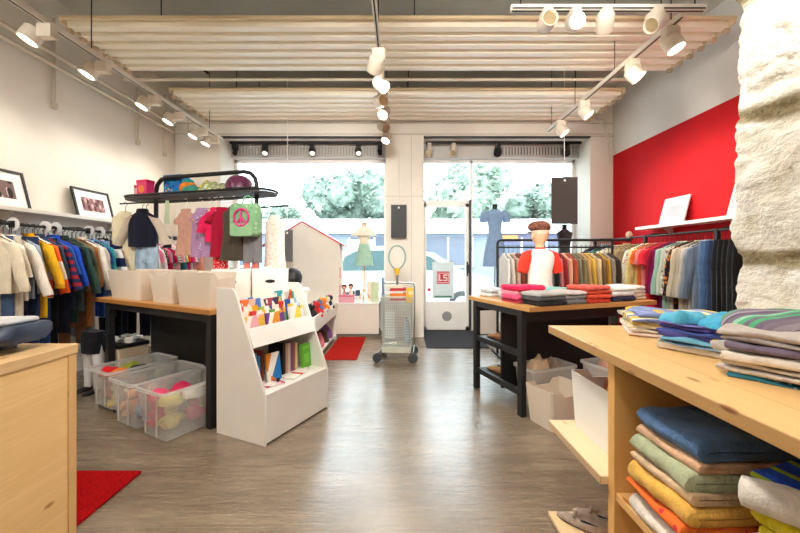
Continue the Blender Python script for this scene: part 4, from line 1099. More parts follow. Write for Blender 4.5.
# clothes on its front rail
RG = 'children clothes on the black tube rack'
zr = 1.985
def kg(label, q, col, name='dress', off=.17, **kw):
    return garment(name, label, 'clothes', rk(q - .12, off, zr), RRZ + kw.get('jr', 0), col, RG, hr=PI / 2 - kw.pop('jr', 0), **kw)
kg('dusty pink child dress on the tube rack', .90, (186, 140, 122), w=.22, L=.50, t=.06, sleeve='cap', flare=1.28, seed=1, hmat=WHITEM)
kg('lavender child dress on the tube rack beside the dusty pink one', .70, (160, 126, 160), w=.22, L=.52, t=.06, sleeve='cap', flare=1.2, seed=2, hmat=WHITEM)
kg('purple print child dress on the tube rack', .60, printed((150, 110, 150), [(110, 70, 130), (220, 200, 220)], 60, .4), w=.20, L=.46, t=.045, sleeve='cap', flare=1.1, seed=3, hmat=WHITEM, off=.15, jr=.5)
kg('tan child top on the tube rack behind the hot pink one', .535, (196, 150, 110), 'tee_shirt', w=.18, L=.34, t=.04, sleeve='cap', seed=4, hmat=WHITEM, off=.15, jr=.7)
kg('hot pink child top on the tube rack', .49, (206, 30, 80), 'tee_shirt', w=.24, L=.36, t=.05, sleeve='short', seed=5, hmat=WHITEM, jr=.7)
kg('crimson child dress with dotted hem on the tube rack', .42, (150, 16, 46), w=.22, L=.52, t=.05, sleeve='cap', flare=1.1, seed=6, hmat=WHITEM, jr=.6)
kg('red child trousers with white dots on the tube rack', .47, printed((206, 30, 44), [(246, 240, 236)], 70, .3), 'dress', w=.16, L=.66, t=.04, sleeve='none', seed=7, hmat=WHITEM, off=.14, jr=.6)
kg('dark olive brown sleeveless dress on the tube rack', .27, (72, 64, 54), 'dress', w=.25, L=.56, t=.05, sleeve='none', flare=1.2, seed=8, hmat=WHITEM, jr=.25)
kg('grey child skirt on the tube rack under the peace sign bag', .04, (116, 114, 116), 'skirt', w=.22, L=.58, t=.05, sleeve='none', seed=9, strap=True, jr=0)
trousers('trousers', 'rose red child leggings on the tube rack below the grey skirt', 'clothes', rk(-.06, .17, zr), RRZ, fabric((206, 120, 112)), RG, w=.18, L=.86, t=.03, hr=PI / 2)
one('cloth_tag', 'pale green cloth strip hanging from the rack shelf', 'cloth', MB().loft([flat_ring(.02 + .02 * q, .008, .26 * (1 - q), 14, fold=.003, seed=q * 2) for q in (0, .15, .4, .7, .9, 1)]), fabric((176, 190, 160)), rk(1.02, .19, 1.73), RRZ)
# green bag with the peace sign
g = T('peace_bag', 'light green child bag with a pink peace sign on the tube rack', 'bag', rk(-.06, .25, 1.97), RRZ)
m = MB(); pr = rrect(.155, .17, .05)
rr = [[(x * k, y, -.235 + z * k) for x, z in pr] for y, k in ((.045, .9), (.04, .98), (0, 1.0), (-.045, .98), (-.06, .93))]
part('body', m.loft(rr), printed((122, 166, 124), [(150, 186, 146), (106, 150, 112)], 22, .35), g, ang=60)
part('front_pocket', MB().loft([[(x * .86, y, -.335 + z * .38) for x, z in pr] for y in (-.055, -.072)]), fabric((134, 174, 132)), g, ang=60)
m = MB(); yy = -.071
m.tube([(.085 * math.cos(a), yy, -.215 + .085 * math.sin(a)) for a in [2 * PI * i / 32 for i in range(32)]], .010, 8, closed=True)
for a in (PI / 2, -PI / 2, -PI / 2 - .75, -PI / 2 + .75): m.tube([(0, yy, -.215), (.085 * math.cos(a), yy, -.215 + .085 * math.sin(a))], .008, 8)
part('peace_sign', m, plain((206, 44, 120), .5), g)
part('strap', MB().tube([(-.06, .02, -.07), (-.05, .03, -.005), (0, .03, .02), (.05, .03, -.005), (.06, .02, -.07)], .010, 8), fabric((120, 170, 130)), g)
part('zip', MB().tube([(-.14, -.03, -.12), (-.12, -.035, -.085), (0, -.038, -.07), (.12, -.035, -.085), (.14, -.03, -.12)], .005, 6), WHITEM, g)
# varsity jacket with jeans below at the end of the shelf
jq = rk(1.40, .17, zr)
garment('varsity_jacket', 'navy varsity jacket with cream sleeves at the end of the tube rack', 'clothes', jq, R(-6), (24, 26, 44), RG, w=.36, L=.40, t=.09, sleeve='long', slc=(206, 190, 172), collar=(20, 22, 34), hem=(22, 24, 36), sl_ang=.34, seed=11, waist=1.0, hr=PI / 2)
trousers('jeans', 'light blue jeans hanging below the navy varsity jacket', 'clothes', rk(1.38, .14, zr), RRZ, (166, 190, 212), RG, w=.34, L=.68, t=.05, seed=5, drop=.30, hr=PI / 2)
kg('long cream dress beyond the varsity jacket on the tube rack', 1.78, (232, 220, 186), 'dress', off=.17, jr=.7, w=.26, L=.75, t=.06, sleeve='none', flare=1.1, seed=13)
# lace dress on the side arm
garment('lace_dress', 'pale cream lace dress on the side arm of the tube rack', 'clothes', rk(-.24, .02, 1.90), RRZ, printed((240, 226, 212), [(226, 200, 186), (250, 244, 236)], 40, .4), RG, w=.24, L=.85, t=.05, sleeve='none', flare=1.35, seed=14, hr=PI / 2)

# ---- toy bin by the window
g = T('toy_bin', 'white toy bin on legs along the red rug', 'toy bin', (-1.40, 5.22, 0), 0)
m = MB(); m.box(-.35, .35, -.78, -.76, .42, .62); m.box(-.35, .35, .76, .78, .42, .62); m.box(-.35, -.33, -.76, .76, .42, .62); m.box(.33, .35, -.76, .76, .42, .62)
part('tray_wall', m, WHITE, g); part('tray_floor', MB().box(-.33, .33, -.76, .76, .42, .44), WHITE, g)
for x in (-.32, .32):
    for y in (-.75, .75): part('leg', MB().cbox((x, y, .21), (.04, .04, .42)), WHITE, g)
part('low_shelf', MB().box(-.33, .33, -.76, .76, .06, .08), WHITE, g)
tc = [('red', (210, 50, 44)), ('yellow', (238, 200, 70)), ('orange', (236, 130, 50)), ('green', (90, 160, 90)), ('black', (40, 40, 44)), ('pink', (236, 150, 170)), ('blue', (70, 120, 190)), ('brown', (130, 90, 60)), ('cream', (236, 224, 200)), ('teal', (70, 160, 160))]
rt = random.Random(3); used = {}
for k in range(30):
    cn, c = tc[k % 10]; row, colm = k // 5, k % 5
    x, y = -1.40 - .26 + colm * .13, 4.58 + row * .255
    base = .442; kind = (k // 10)
    wy = ('at the camera end', 'near the camera end', 'before the middle', 'past the middle', 'near the playhouse end', 'at the playhouse end')[row]
    lb = '%s %s %s of the white toy bin'
    if kind == 0: toy_block(lb % (cn, 'toy brick', wy), (x, y, base), rt.uniform(0, 3), .10, c, 'toys in the white bin', 0)
    elif kind == 1: toy_block(lb % (cn, 'round toy ball', wy), (x, y, base), 0, .11, c, 'toys in the white bin', 1)
    else: toy_block(lb % (cn, 'upright toy figure', wy), (x, y, base), rt.uniform(0, 3), .17, c, 'toys in the white bin', 2)
for k in range(12):
    cn, c = tc[(k * 3 + 1) % 10]; x, y = -1.24 + (k % 2) * .12, 4.62 + (k // 2) * .21
    wy = ('first', 'second', 'third', 'fourth', 'fifth', 'sixth')[k // 2]
    f = (toy_car, plush)[k % 2]
    if k % 2 == 0: toy_car('%s toy car riding high in the white bin, %s from the camera' % (cn, wy), (x, y, .575), rt.uniform(0, 6), .20, c, 'toys on top in the white bin')
    else: plush('%s soft toy riding high in the white bin, %s from the camera' % (cn, wy), (x, y, .56), rt.uniform(-1.5, 2.2), .15, c, tc[(k + 4) % 10][1], 'toys on top in the white bin')
for k in range(5):
    cn, c = (('wine', (130, 40, 50)), ('grey', (130, 126, 124)), ('rose', (220, 120, 140)), ('dark brown', (70, 50, 40)), ('violet', (120, 80, 140)))[k]
    one('cloth_lump', cn + ' cloth heap on the low shelf of the toy bin', 'cloth', crumple_mb(.16, .13, .18, k * 4), fabric(c), (-1.24, 4.6 + k * .29, .081), 0, 'cloth heaps under the toy bin', ang=70)

# ---- playhouse on the platform
g = T('playhouse', 'white wooden playhouse with red roof edges in the shop window', 'playhouse', (-1.70, 6.32, .58), 0)
hp = [(-.64, 0), (.64, 0), (.64, 1.03), (-.02, 1.41), (-.64, 1.03)]
part('wall', MB().prism(hp, -.01, .02), plain((240, 234, 222), .5, var=.02), g)
part('wall', MB().prism(hp, .30, .33), plain((240, 234, 222), .5, var=.02), g)
for s in (-1, 1):
    x0, z0, x1, z1 = -.02, 1.41, s * .72, 1.41 - .38 * (.74 / .66 if s > 0 else .70 / .62)
    part('roof_board', MB().loft([[(x0, y, z0 + .012), (x1, y, z1 + .012), (x1, y, z1 - .012), (x0, y, z0 - .012)] for y in (-.03, .35)]), plain((214, 44, 52), .45), g)
m = MB(); m.box(.64, .655, -.012, .0, .42, .6); m.box(.64, .655, -.012, .0, .1, .3)
part('red_edge', m, plain((214, 44, 52), .45), g)
m = MB(); m.box(.05, .32, -.016, -.009, .55, .58); m.box(.05, .08, -.016, -.009, .55, .9)
# ---- hanging display boards
def board(label, x, y, z0, z1, w, col, top, ry=0):
    g = T('hanging_board', label, 'board', (x, y, z1), ry, 'dark hanging boards')
    part('board', MB().box(-w / 2, w / 2, -.008, .008, z0 - z1, 0), plain(col, .55), g, bev=.002)
    part('eyelet', MB().lathe([(.002, 0), (.016, 0), (.016, .004), (.002, .004)], 12, rot(rx=PI / 2, loc=(0, -.008, -.05))), WHITEM, g)
    part('cord', MB().tube([(0, -.005, -.04), (0, 0, .02), (0, 0, top - z1)], .005, 6), WHITEM, g); return g
board('dark grey board hanging in front of the white pillar', -.02, 6.02, 1.69, 2.24, .26, (58, 58, 60), ZC)
board('small grey board hanging in front of the playhouse', -1.845, 5.9, 1.29, 1.81, .175, (104, 104, 106), ZC)
board('large dark board hanging by a white cord beside the red wall', 2.42, 5.3, 1.85, 2.54, .385, (66, 62, 60), ZC)

# ---- dressed display forms in the windows
def dress_form(label, x, y, z0, z1, col, skirt, pole, w, group, cape=False, base=.58, bodyc=None, long=True, arms=True):
    g = T('dress_form', label, 'dress form', (x, y, base), 0, group); hh = z1 - base; dz = z0 - base
    m = MB()
    for a in (0.5, 2.6, 4.7): m.tube([(0, 0, .22), (.10 * math.cos(a), .10 * math.sin(a), .06), (.17 * math.cos(a), .17 * math.sin(a), .012)], .011, 8)
    part('tripod', m, pole, g); part('pole', MB().tube([(0, 0, .2), (0, 0, hh - .2)], .014, 10), pole, g)
    part('neck_cap', MB().lathe([(.002, hh - .10), (.045, hh - .10), (.042, hh - .03), (.05, hh - .02), (.045, hh), (.002, hh + .005)], 16), bodyc or BLACK, g)
    top = hh - .085; Ld = top - dz; m = MB(); rr = []
    for i in range(14):
        q = i / 13
        if q < .06: k = .28 + q * 8
        elif q < .42: k = .78 - .26 * math.sin((q - .06) / .36 * PI / 2)
        else: k = .52 + (.52 if long else .3) * ((q - .42) / .58) ** .8
        rr.append(flat_ring(w / 2 * k, w / 2 * k * .62, top - Ld * q, 22, fold=.012 * max(0, q - .4), seed=3, k=9))
    part('dress', m.loft(rr), col, g, ang=70)
    if skirt:
        m = MB(); rr = []
        for i in range(8): q = i / 7; rr.append(flat_ring(w / 2 * (.58 + .42 * q), w / 2 * (.42 + .26 * q), top - Ld * (.44 + .57 * q), 22, fold=.012 * q, seed=2, k=10))
        part('skirt', m.loft(rr), skirt, g, ang=70)
    if cape:
        m = MB(); rr = []
        for i in range(7): q = i / 6; rr.append(flat_ring(w / 2 * (.25 + 1.15 * q ** .9), w / 2 * (.25 + .6 * q), top + .03 - Ld * .27 * q, 22, fold=.01 * q, seed=5, k=8))
        part('cape', m.loft(rr), fabric((246, 240, 222)), g, ang=70)
    elif arms:
        for s in (-1, 1):
            m = MB(); m.tube([(s * w * .28, 0, top - .055), (s * w * .42, 0, top - .09), (s * w * .49, -.01, top - .17), (s * w * .50, -.01, top - .23)], [.05, .075, .072, .068], 12)
            part('sleeve', m, col, g, ang=70)
    return g
FG = 'dress forms in the shop windows'
dress_form('child form with cream cape and mint skirt on an orange pole', -.64, 6.42, 1.22, 1.98, fabric((238, 230, 206)), fabric((176, 216, 196)), plain((230, 150, 80), .5), .34, FG, cape=True, long=False, bodyc=plain((216, 180, 140), .6))
dress_form('blue adult dress on a form beside the street door', 1.68, 6.38, 1.2, 2.30, fabric((140, 170, 206)), None, STEEL, .42, FG)
dress_form('dark grey dress on a form behind the large hanging board', 2.95, 6.46, .95, 1.95, printed((72, 70, 72), [(96, 94, 96), (54, 52, 54)], 60, .4), None, STEEL, .36, FG, arms=False)
# small goods on the platform with the form
def doll(label, x, y, c, h):
    g = T('toy_doll', label, 'doll', (x, y, .58), 0, 'dolls in the shop window')
    part('dress', MB().lathe([(.002, 0), (.055, 0), (.03, h * .55), (.022, h * .7), (.002, h * .7)], 12), fabric(c), g); part('head', MB().ball((0, 0, h * .83), h * .14, 12, 8), plain((226, 180, 150), .6), g, ang=80)
    part('hair', MB().ball((0, .01, h * .88), (h * .16, h * .15, h * .15), 12, 8), fabric((96, 60, 40)), g, ang=80)
doll('brown haired doll in rose dress on the window platform', -.98, 6.33, (226, 150, 160), .30); doll('brown haired doll in cream dress on the window platform', -.87, 6.36, (236, 214, 190), .31)
boxthing('gift_box', 'pink box in front of the dolls on the window platform', 'box', (-.92, 6.23, .58), 0, .26, .10, .13, plain((240, 176, 190), .5), plain((232, 120, 150), .5))
g = T('photo_block', 'small dark blue picture block on the window platform', 'picture block', (-.74, 6.30, .58), .2); part('frame', MB().box(-.05, .05, -.012, .012, .10, .22), WHITEM, g); part('picture', MB().box(-.042, .042, -.014, -.012, .108, .212), plain((70, 96, 130), .4), g); part('stand', MB().box(-.03, .03, -.02, .03, 0, .10), WHITEM, g)
for k, (x, c, lb) in enumerate(((-.44, (214, 226, 190), 'pale green bag standing at the pillar end of the platform'), (-.53, (240, 232, 214), 'cream bag standing on the window platform'))):
    g = T('paper_bag', lb, 'bag', (x, 6.40 + k * .1, .58), .2 - k * .3, 'bags on the window platform')
    part('body', open_box_mb(.13, .07, .34, .004, .96, .008), fabric(c), g, ang=40)
    part('handle', MB().tube([(-.03, -.03, .32), (-.028, -.032, .40), (0, -.033, .43), (.028, -.032, .40), (.03, -.03, .32)], .004, 6), fabric(c), g)
one('blue_scarf', 'blue scarf hanging beside the pillar in the window', 'scarf', MB().loft([flat_ring(.02 + .012 * q, .012, .42 * (1 - q), 14, fold=.004, seed=q * 2) for q in (0, .15, .4, .7, .9, 1)]), fabric((90, 140, 206)), (-.31, 6.5, .581), 0)
# poster in the door
g = T('door_poster', 'pale blue poster with a red LS logo in the street door', 'poster', (.80, YG - .045, .98), 0)
part('sheet', MB().box(-.20, .20, -.003, 0, -.38, .30), plain((214, 232, 236), .6, var=.02), g)
m = MB(); y0, y1 = -.006, -.003
m.box(-.115, .115, y0, y1, -.11, .12); part('logo_square', m, plain((206, 48, 70), .5), g)
m = MB(); y0, y1 = -.009, -.006
m.box(-.078, -.056, y0, y1, -.055, .065); m.box(-.078, -.016, y0, y1, -.055, -.033)                           # L
for z in (-.055, -.006, .043): m.box(.0, .078, y0, y1, z, z + .022)
m.box(.0, .022, y0, y1, -.006, .065); m.box(.056, .078, y0, y1, -.055, .016)                                     # S
for a in ((-.10, .10, .085, .095), (-.10, .10, -.092, -.082), (-.10, -.09, -.09, .095), (.09, .10, -.09, .095)): m.box(a[0], a[1], y0, y1, a[2], a[3])
part('logo_letters', m, WHITEM, g); part('red_dot', MB().lathe([(.002, 0), (.035, 0), (.035, .003), (.002, .003)], 16, rot(rx=PI / 2, loc=(-.26, -.002, -.22))), plain((226, 60, 60), .5), g)
part('green_strip', MB().box(-.16, .16, -.005, -.003, -.36, -.33), plain((70, 130, 120), .5), g)

# ---- wire trolley
g = T('wire_trolley', 'grey wire shopping trolley with books on top', 'trolley', (-.035, 4.86, 0), R(-4))
m = MB(); hx, hy, z0, z1 = .205, .19, .20, .83
for z in [z0 + i * .035 for i in range(19)]:
    k = .86 + .14 * (z - z0) / (z1 - z0); m.tube([(-hx * k, -hy, z), (hx * k, -hy, z), (hx * k, hy, z), (-hx * k, hy, z)], .005 if 0 < (z - z0) < .62 else .007, 5, closed=True)
for i in range(17):
    q = -1 + 2 * i / 16
    for y in (-hy, hy): m.tube([(q * hx * .86, y, z0), (q * hx, y, z1)], .0032, 5)
for i in range(1, 8):
    q = -1 + 2 * i / 8
    for x in (-1, 1): m.tube([(x * hx * .86, q * hy, z0), (x * hx, q * hy, z1)], .0032, 5)
    m.tube([(-hx * .86, q * hy, z0), (hx * .86, q * hy, z0)], .0032, 5)
part('basket', m, plain((196, 200, 197), .35, .6), g)
m = MB()
for s in (-1, 1): m.tube([(s * .22, .2, .12), (s * .225, .2, .95), (s * .2, .24, 1.0)], .011, 8); m.tube([(s * .22, .2, .13), (s * .22, -.2, .13)], .011, 8)
m.tube([(-.2, .24, 1.0), (.2, .24, 1.0)], .011, 8)
part('frame', m, STEEL, g); part('tray', MB().box(-.19, .19, -.2, .2, .12, .19), plain((200, 200, 186), .5), g, bev=.004)
m = MB(); m.box(-.155, -.02, -.15, -.145, .30, .66); part('white_panel', m, plain((232, 236, 230), .4), g)
for x, y in ((-.245, -.22), (.215, -.22), (-.21, .2), (.215, .2)):
    w_ = part('wheel', MB().lathe([(.01, -.016), (.055, -.016), (.062, -.01), (.062, .01), (.055, .016), (.01, .016)], 18, rot(.5 if x < 0 else .1, 0, PI / 2, (x, y, .062))), RUBBER, g)
    part('fork', MB().tube([(x * .93, y * .93, .13), (x, y, .062)], .012, 8), STEEL, w_)
tr = (-.035, 4.86)
for k, (c, lb) in enumerate((((206, 60, 44), 'red book low in the trolley pile'), ((236, 226, 206), 'cream book in the trolley pile'), ((234, 130, 50), 'orange book in the trolley pile'), ((240, 238, 232), 'white book in the trolley pile'), ((190, 50, 50), 'dark red book near the top of the trolley pile'), ((230, 214, 190), 'sand book on top of the trolley pile'))):
    book(lb, (.06 + .02 * (-1) ** k, 4.72, .80 + k * .034), PI / 2 + .05 * (-1) ** k, .17, .21, .032, c, 'books piled in the trolley', rx=R(-90))
g = T('yellow_card', 'yellow card with pale centre standing in the trolley', 'card', (.13, 4.84, .80), .1)
part('card', MB().box(-.045, .045, -.006, .006, -.05, .15), plain((244, 200, 50), .5), g); part('print', MB().lathe([(.002, 0), (.03, 0), (.03, .002), (.002, .002)], 14, rot(rx=PI / 2, loc=(.01, -.006, .08))), plain((240, 226, 180), .5), g)
g = T('toy_racket', 'green rimmed toy racket standing in the trolley', 'racket', (-.04, 4.90, .76), 0)
part('rim', MB().tube([(.115 * math.cos(a) * (1 - .12 * max(0, -math.sin(a))), 0, .60 + .16 * math.sin(a)) for a in [2 * PI * i / 32 for i in range(32)]], .012, 8, closed=True), plain((150, 178, 164), .4), g)
m = MB()
for i in range(-4, 5):
    x = i * .024; hh_ = .15 * math.sqrt(max(0, 1 - (x / .115) ** 2)); m.tube([(x, 0, .60 - hh_), (x, 0, .60 + hh_)], .0012, 4)
for i in range(-5, 6):
    z = i * .026; ww_ = .11 * math.sqrt(max(0, 1 - (z / .16) ** 2)); m.tube([(-ww_, 0, .60 + z), (ww_, 0, .60 + z)], .0012, 4)
part('strings', m, WHITEM, g); part('throat', MB().lathe([(.02, .36), (.045, .44), (.04, .45), (.015, .38)], 12), plain((244, 190, 40), .4), g)
part('handle', MB().tube([(0, 0, .0), (0, 0, .38)], .018, 10), plain((120, 118, 120), .6), g)
g = T('plastic_bottle', 'pale blue plastic bottle inside the wire trolley', 'bottle', (.09, 4.90, .213), 0)
part('body', MB().lathe([(.002, 0), (.045, 0), (.048, .2), (.025, .28), (.016, .30), (.002, .30)], 16), clear_plastic(.5, (180, 210, 226)), g); part('cap', MB().lathe([(.002, .30), (.018, .30), (.018, .33), (.002, .332)], 12), plain((60, 140, 200), .4), g)
# ---- long rail and shelf along the white wall
g = T('wall_shelf', 'long white picture shelf on the white wall', 'shelf', (XL, 3.0, 1.81), 0)
part('board', MB().box(.001, .25, -3.2, 2.06, -.02, 0), WHITE, g, bev=.002); part('front_lip', MB().box(.25, .262, -3.2, 2.06, -.02, .02), WHITE, g, bev=.002)
part('back_board', MB().box(.001, .02, -3.2, 2.06, -.30, -.02), WHITE, g)
for y in (-2.4, -1.0, .4, 1.7): part('bracket', MB().prism([(.02, -.02), (.2, -.02), (.02, -.16)], y - .006, y + .006), WHITE, g)
def picture(label, loc, rz, w, h, fr, mt, lean, group, art):
    g = T('framed_picture', label, 'picture', loc, rz, group, rx=lean)
    t = .022; part('frame', MB().box(-w / 2, w / 2, -.02, 0, 0, t).box(-w / 2, w / 2, -.02, 0, h - t, h).box(-w / 2, -w / 2 + t, -.02, 0, t, h - t).box(w / 2 - t, w / 2, -.02, 0, t, h - t), fr, g)
    part('mount', MB().box(-w / 2 + t, w / 2 - t, -.008, -.004, t, h - t), mt, g)
    if art: part('print', MB().box(-w * .30, w * .30, -.0095, -.008, h * .28, h * .72), art, g)
    part('backing', MB().box(-w / 2 + .01, w / 2 - .01, -.003, 0, .01, h - .01), plain((90, 76, 60), .8), g)
    return g
ART1 = printed((150, 110, 110), [(96, 60, 66), (206, 180, 176), (120, 90, 96)], 26, .5, (1, 1, .6)); ART2 = printed((120, 100, 96), [(50, 44, 46), (190, 170, 160)], 18, .5, (1, 1, .5))
PICW = plain((244, 242, 238), .5, var=.01)
picture('black framed picture with pink brown print leaning on the white shelf', (XL + .115, 4.42, 1.811), PI / 2, .53, .38, BLACK, PICW, R(-14), 'pictures on the white shelf', ART1)
picture('black framed picture leaning on the white shelf nearest the camera', (XL + .115, 3.35, 1.811), PI / 2, .56, .40, BLACK, PICW, R(-14), 'pictures on the white shelf', ART2)
XRL, ZRL = -3.44, 1.65
g = T('wall_rail', 'black clothes rail along the white wall under the shelf', 'clothes rail', (XRL, 3.0, ZRL), 0)
part('bar', MB().tube([(0, -3.1, 0), (0, 2.95, 0)], .0125, 10), BLACK, g)
for y in (-2.5, -1.2, .2, .98, 1.6, 2.5): part('bracket', MB().tube([(0, y, 0), (-.1, y, .03), (-.39, y, .03)], .012, 8).box(-.02, .02, y - .02, y + .02, -.03, .03), BLACK, g)
for k, y in enumerate((3.20, 3.49, 3.60, 3.98, 4.13, 4.32)):
    one('size_divider', ('round white size ring on the black wall rail nearest the camera', 'second round white size ring on the black wall rail', 'third round white size ring on the black wall rail', 'fourth round white size ring on the black wall rail', 'fifth round white size ring on the black wall rail', 'sixth round white size ring, by the hanging jacket')[k], 'size ring',
        MB().lathe([(.014, -.002), (.06, -.002), (.06, .002), (.014, .002)], 26, rot(rx=PI / 2)), clear_plastic(.7), (XRL, y, ZRL), 0, 'size rings on the black wall rail')
WG = 'clothes on the rail along the white wall'
WL = 'on the rail along the white wall'
def wg(label, y, col, name='shirt', **kw):
    kw.setdefault('t', .04); kw.setdefault('w', .44)
    rz = random.uniform(-.015, .015)
    if name == 'top': name = 'tee_shirt'
    if name not in ('jeans', 'trousers'):
        kw['w'] = kw['w'] * random.uniform(.82, .93); kw['L'] = kw.get('L', .62) * random.uniform(.78, 1.0); kw.setdefault('sl_ang', random.uniform(.08, .34)); kw.setdefault('sll', random.choice([.2, .3, .38, .44, .46]))
    if name in ('jeans', 'trousers'):
        kw = {k: v for k, v in kw.items() if k in ('L', 't', 'w', 'seed')}; kw['w'] = min(kw['w'], .36)
        return trousers(name, label + ' ' + WL, 'clothes', (XRL, y, ZRL), rz, col, WG, **kw)
    return garment(name, label + ' ' + WL, 'clothes', (XRL, y, ZRL), rz, col, WG, **kw)
ST_GB = striped([(60, 64, 80), (190, 190, 196)], 26, 'Z')
left = [('cream linen shirt', (226, 214, 190), 'shirt', dict(collar=(218, 206, 182))), ('ivory cotton shirt', (236, 228, 210), 'shirt', {}), ('pale stone trousers', (206, 196, 178), 'trousers', dict(L=.9)),
 ('white beige cardigan', (232, 224, 212), 'cardigan', dict(placket=(214, 200, 180))), ('grey blue shirt with short sleeves', (150, 166, 186), 'shirt', dict(sleeve='short')), ('dark indigo jeans', (40, 56, 92), 'jeans', dict(L=.95)),
 ('mustard yellow raincoat', (238, 178, 30), 'raincoat', dict(L=.82, w=.46, collar=(226, 164, 24), slc=(240, 182, 36))), ('orange white block sweater', striped([(240, 100, 44), (244, 240, 232)], 3, 'Z'), 'sweater', {}), ('charcoal blue hoodie', (60, 68, 86), 'hoodie', dict(collar=(54, 60, 78))),
 ('dark red striped top', striped([(150, 40, 50), (40, 48, 90)], 14, 'Z'), 'top', {}), ('bright blue sweater', (56, 100, 190), 'sweater', {}), ('cobalt blue shirt', (36, 84, 200), 'shirt', dict(collar=(36, 80, 190))), ('navy jacket', (32, 40, 66), 'jacket', dict(L=.74)),
 ('dark green jacket', (48, 74, 70), 'jacket', dict(L=.72, w=.47, collar=(42, 66, 62))), ('slate green coat', (62, 74, 76), 'coat', dict(L=.86)), ('olive brown shirt', (130, 122, 92), 'shirt', {}), ('rust brown long cardigan', (170, 110, 66), 'cardigan', dict(L=.95)),
 ('wide white denim jacket', (240, 236, 228), 'jacket', dict(w=.50, L=.66, collar=(236, 230, 220), t=.06, placket=(224, 218, 208))), ('ecru knitted sweater', (232, 226, 214), 'sweater', dict(w=.48)), ('royal blue long shirt', (48, 78, 170), 'shirt', dict(L=.92)),
 ('turquoise top', (60, 176, 190), 'top', {}), ('pale blue jeans', (126, 156, 196), 'jeans', dict(L=.85)), ('navy and white sailor top', striped([(30, 40, 80), (240, 240, 238)], 5, 'Z'), 'top', {}), ('red black tracksuit jacket', striped([(226, 60, 44), (34, 34, 40)], 6, 'X'), 'jacket', dict(collar=(30, 30, 34))),
 ('black hooded jacket', (30, 32, 36), 'jacket', dict(L=.8)), ('grey olive blouson', (128, 128, 112), 'blouson', {}), ('white striped shirt', striped([(244, 244, 242), (120, 130, 150)], 20, 'X'), 'shirt', dict(L=.8)), ('coral orange sweater', (236, 92, 60), 'sweater', {}), ('vivid blue fleece', (40, 90, 206), 'fleece', {}),
 ('long black trousers', (26, 28, 36), 'trousers', dict(L=1.15)), ('narrow striped grey navy sweater', ST_GB, 'sweater', dict(w=.48)), ('white and black checked shirt', plaid((232, 226, 210), (150, 146, 140), 12), 'shirt', dict(L=.95, w=.46)), ('light grey shirt', (186, 190, 200), 'shirt', {}),
 ('off white long coat', (232, 232, 230), 'coat', dict(L=1.0)), ('dark navy long trousers', (30, 34, 52), 'trousers', dict(L=1.2)), ('red trimmed white top', (238, 234, 228), 'top', dict(collar=(200, 40, 50)))]
y = 3.02
for lb, c, nm, kw in left:
    wg(lb, y, c, nm, **kw); y += .050
low = [('washed denim trousers', (70, 92, 130)), ('ink blue trousers', (34, 42, 70)), ('mustard corduroy trousers', (206, 150, 40)), ('deep blue jeans', (44, 74, 130)), ('raven black trousers', (24, 25, 28)), ('midnight trousers', (28, 32, 50)), ('bottle green trousers', (36, 60, 50)), ('chestnut trousers', (120, 78, 50)),
       ('bleached jeans', (176, 196, 220)), ('sky blue jeans', (120, 152, 196)), ('jet black trousers', (22, 22, 25)), ('anthracite trousers', (46, 48, 54)), ('coal black trousers', (28, 28, 30)), ('dark indigo trousers', (36, 40, 64)), ('graphite trousers', (54, 56, 62))]
for k, (lb, c) in enumerate(low):
    trousers('trousers', lb + ' among the shirts ' + WL, 'clothes', (XRL - .01, 3.095 + k * .1, ZRL), random.uniform(-.01, .01), c, WG, w=random.uniform(.27, .32), L=random.uniform(.78, 1.15), t=.022)
kid = [('candy pink child dress', (240, 130, 160)), ('white child top', (240, 238, 234)), ('black dotted child top', printed((40, 40, 48), [(240, 240, 240)], 60, .3)), ('rose pink child cardigan', (232, 90, 130)), ('grey child sweater', (150, 152, 160)), ('raspberry child dress', (196, 30, 84)), ('mint child top', (150, 206, 190)),
 ('red white striped child top', striped([(214, 40, 50), (244, 240, 236)], 26, 'Z')), ('light pink child blouse', (244, 186, 196)), ('teal child trousers', (50, 130, 140)), ('lemon child top', (240, 222, 120)), ('scarlet child coat', (206, 34, 40)), ('magenta child dress', (206, 40, 120)),
 ('cherry red child sweater', (190, 24, 44)), ('cream child dress', (240, 230, 210)), ('lilac child top', (190, 160, 210)), ('peach child shirt', (242, 170, 140)), ('deep pink child jacket', (226, 60, 110))]
y += .06
for lb, c in kid:
    garment('child_shirt' if 'dress' not in lb else 'child_dress', lb + ' ' + WL, 'clothes', (XRL + random.uniform(-.02, .02), y, ZRL), random.uniform(-.03, .03), c, WG, w=.31, L=random.uniform(.44, .6), t=.045, sleeve=random.choice(['long', 'short', 'short']), flare=1.15 if 'dress' in lb else 1, hmat=WHITEM); y += .061
# floor under the rail
g = T('leg_form', 'white leg display form in dark shorts under the rail', 'display form', (-3.12, 3.66, 0), -.3)
g.scale = (.78, .78, .78)
for s in (-1, 1):
    part('leg', MB().tube([(s * .09, 0, .03), (s * .09, 0, .12), (s * .09, .01, .36), (s * .08, 0, .62)], [.045, .042, .062, .075], 12), plain((232, 230, 232), .5), g, ang=60)
    part('foot', shoe_mb(.24), BLACK, g, ang=70).matrix_basis = rot(-PI / 2 + s * .1, loc=(s * .09, -.06, 0))
m = MB(); m.loft([flat_ring(.15, .09, .50), flat_ring(.155, .095, .62), flat_ring(.15, .09, .78)]); part('shorts', m, fabric((26, 28, 36)), g, ang=60)

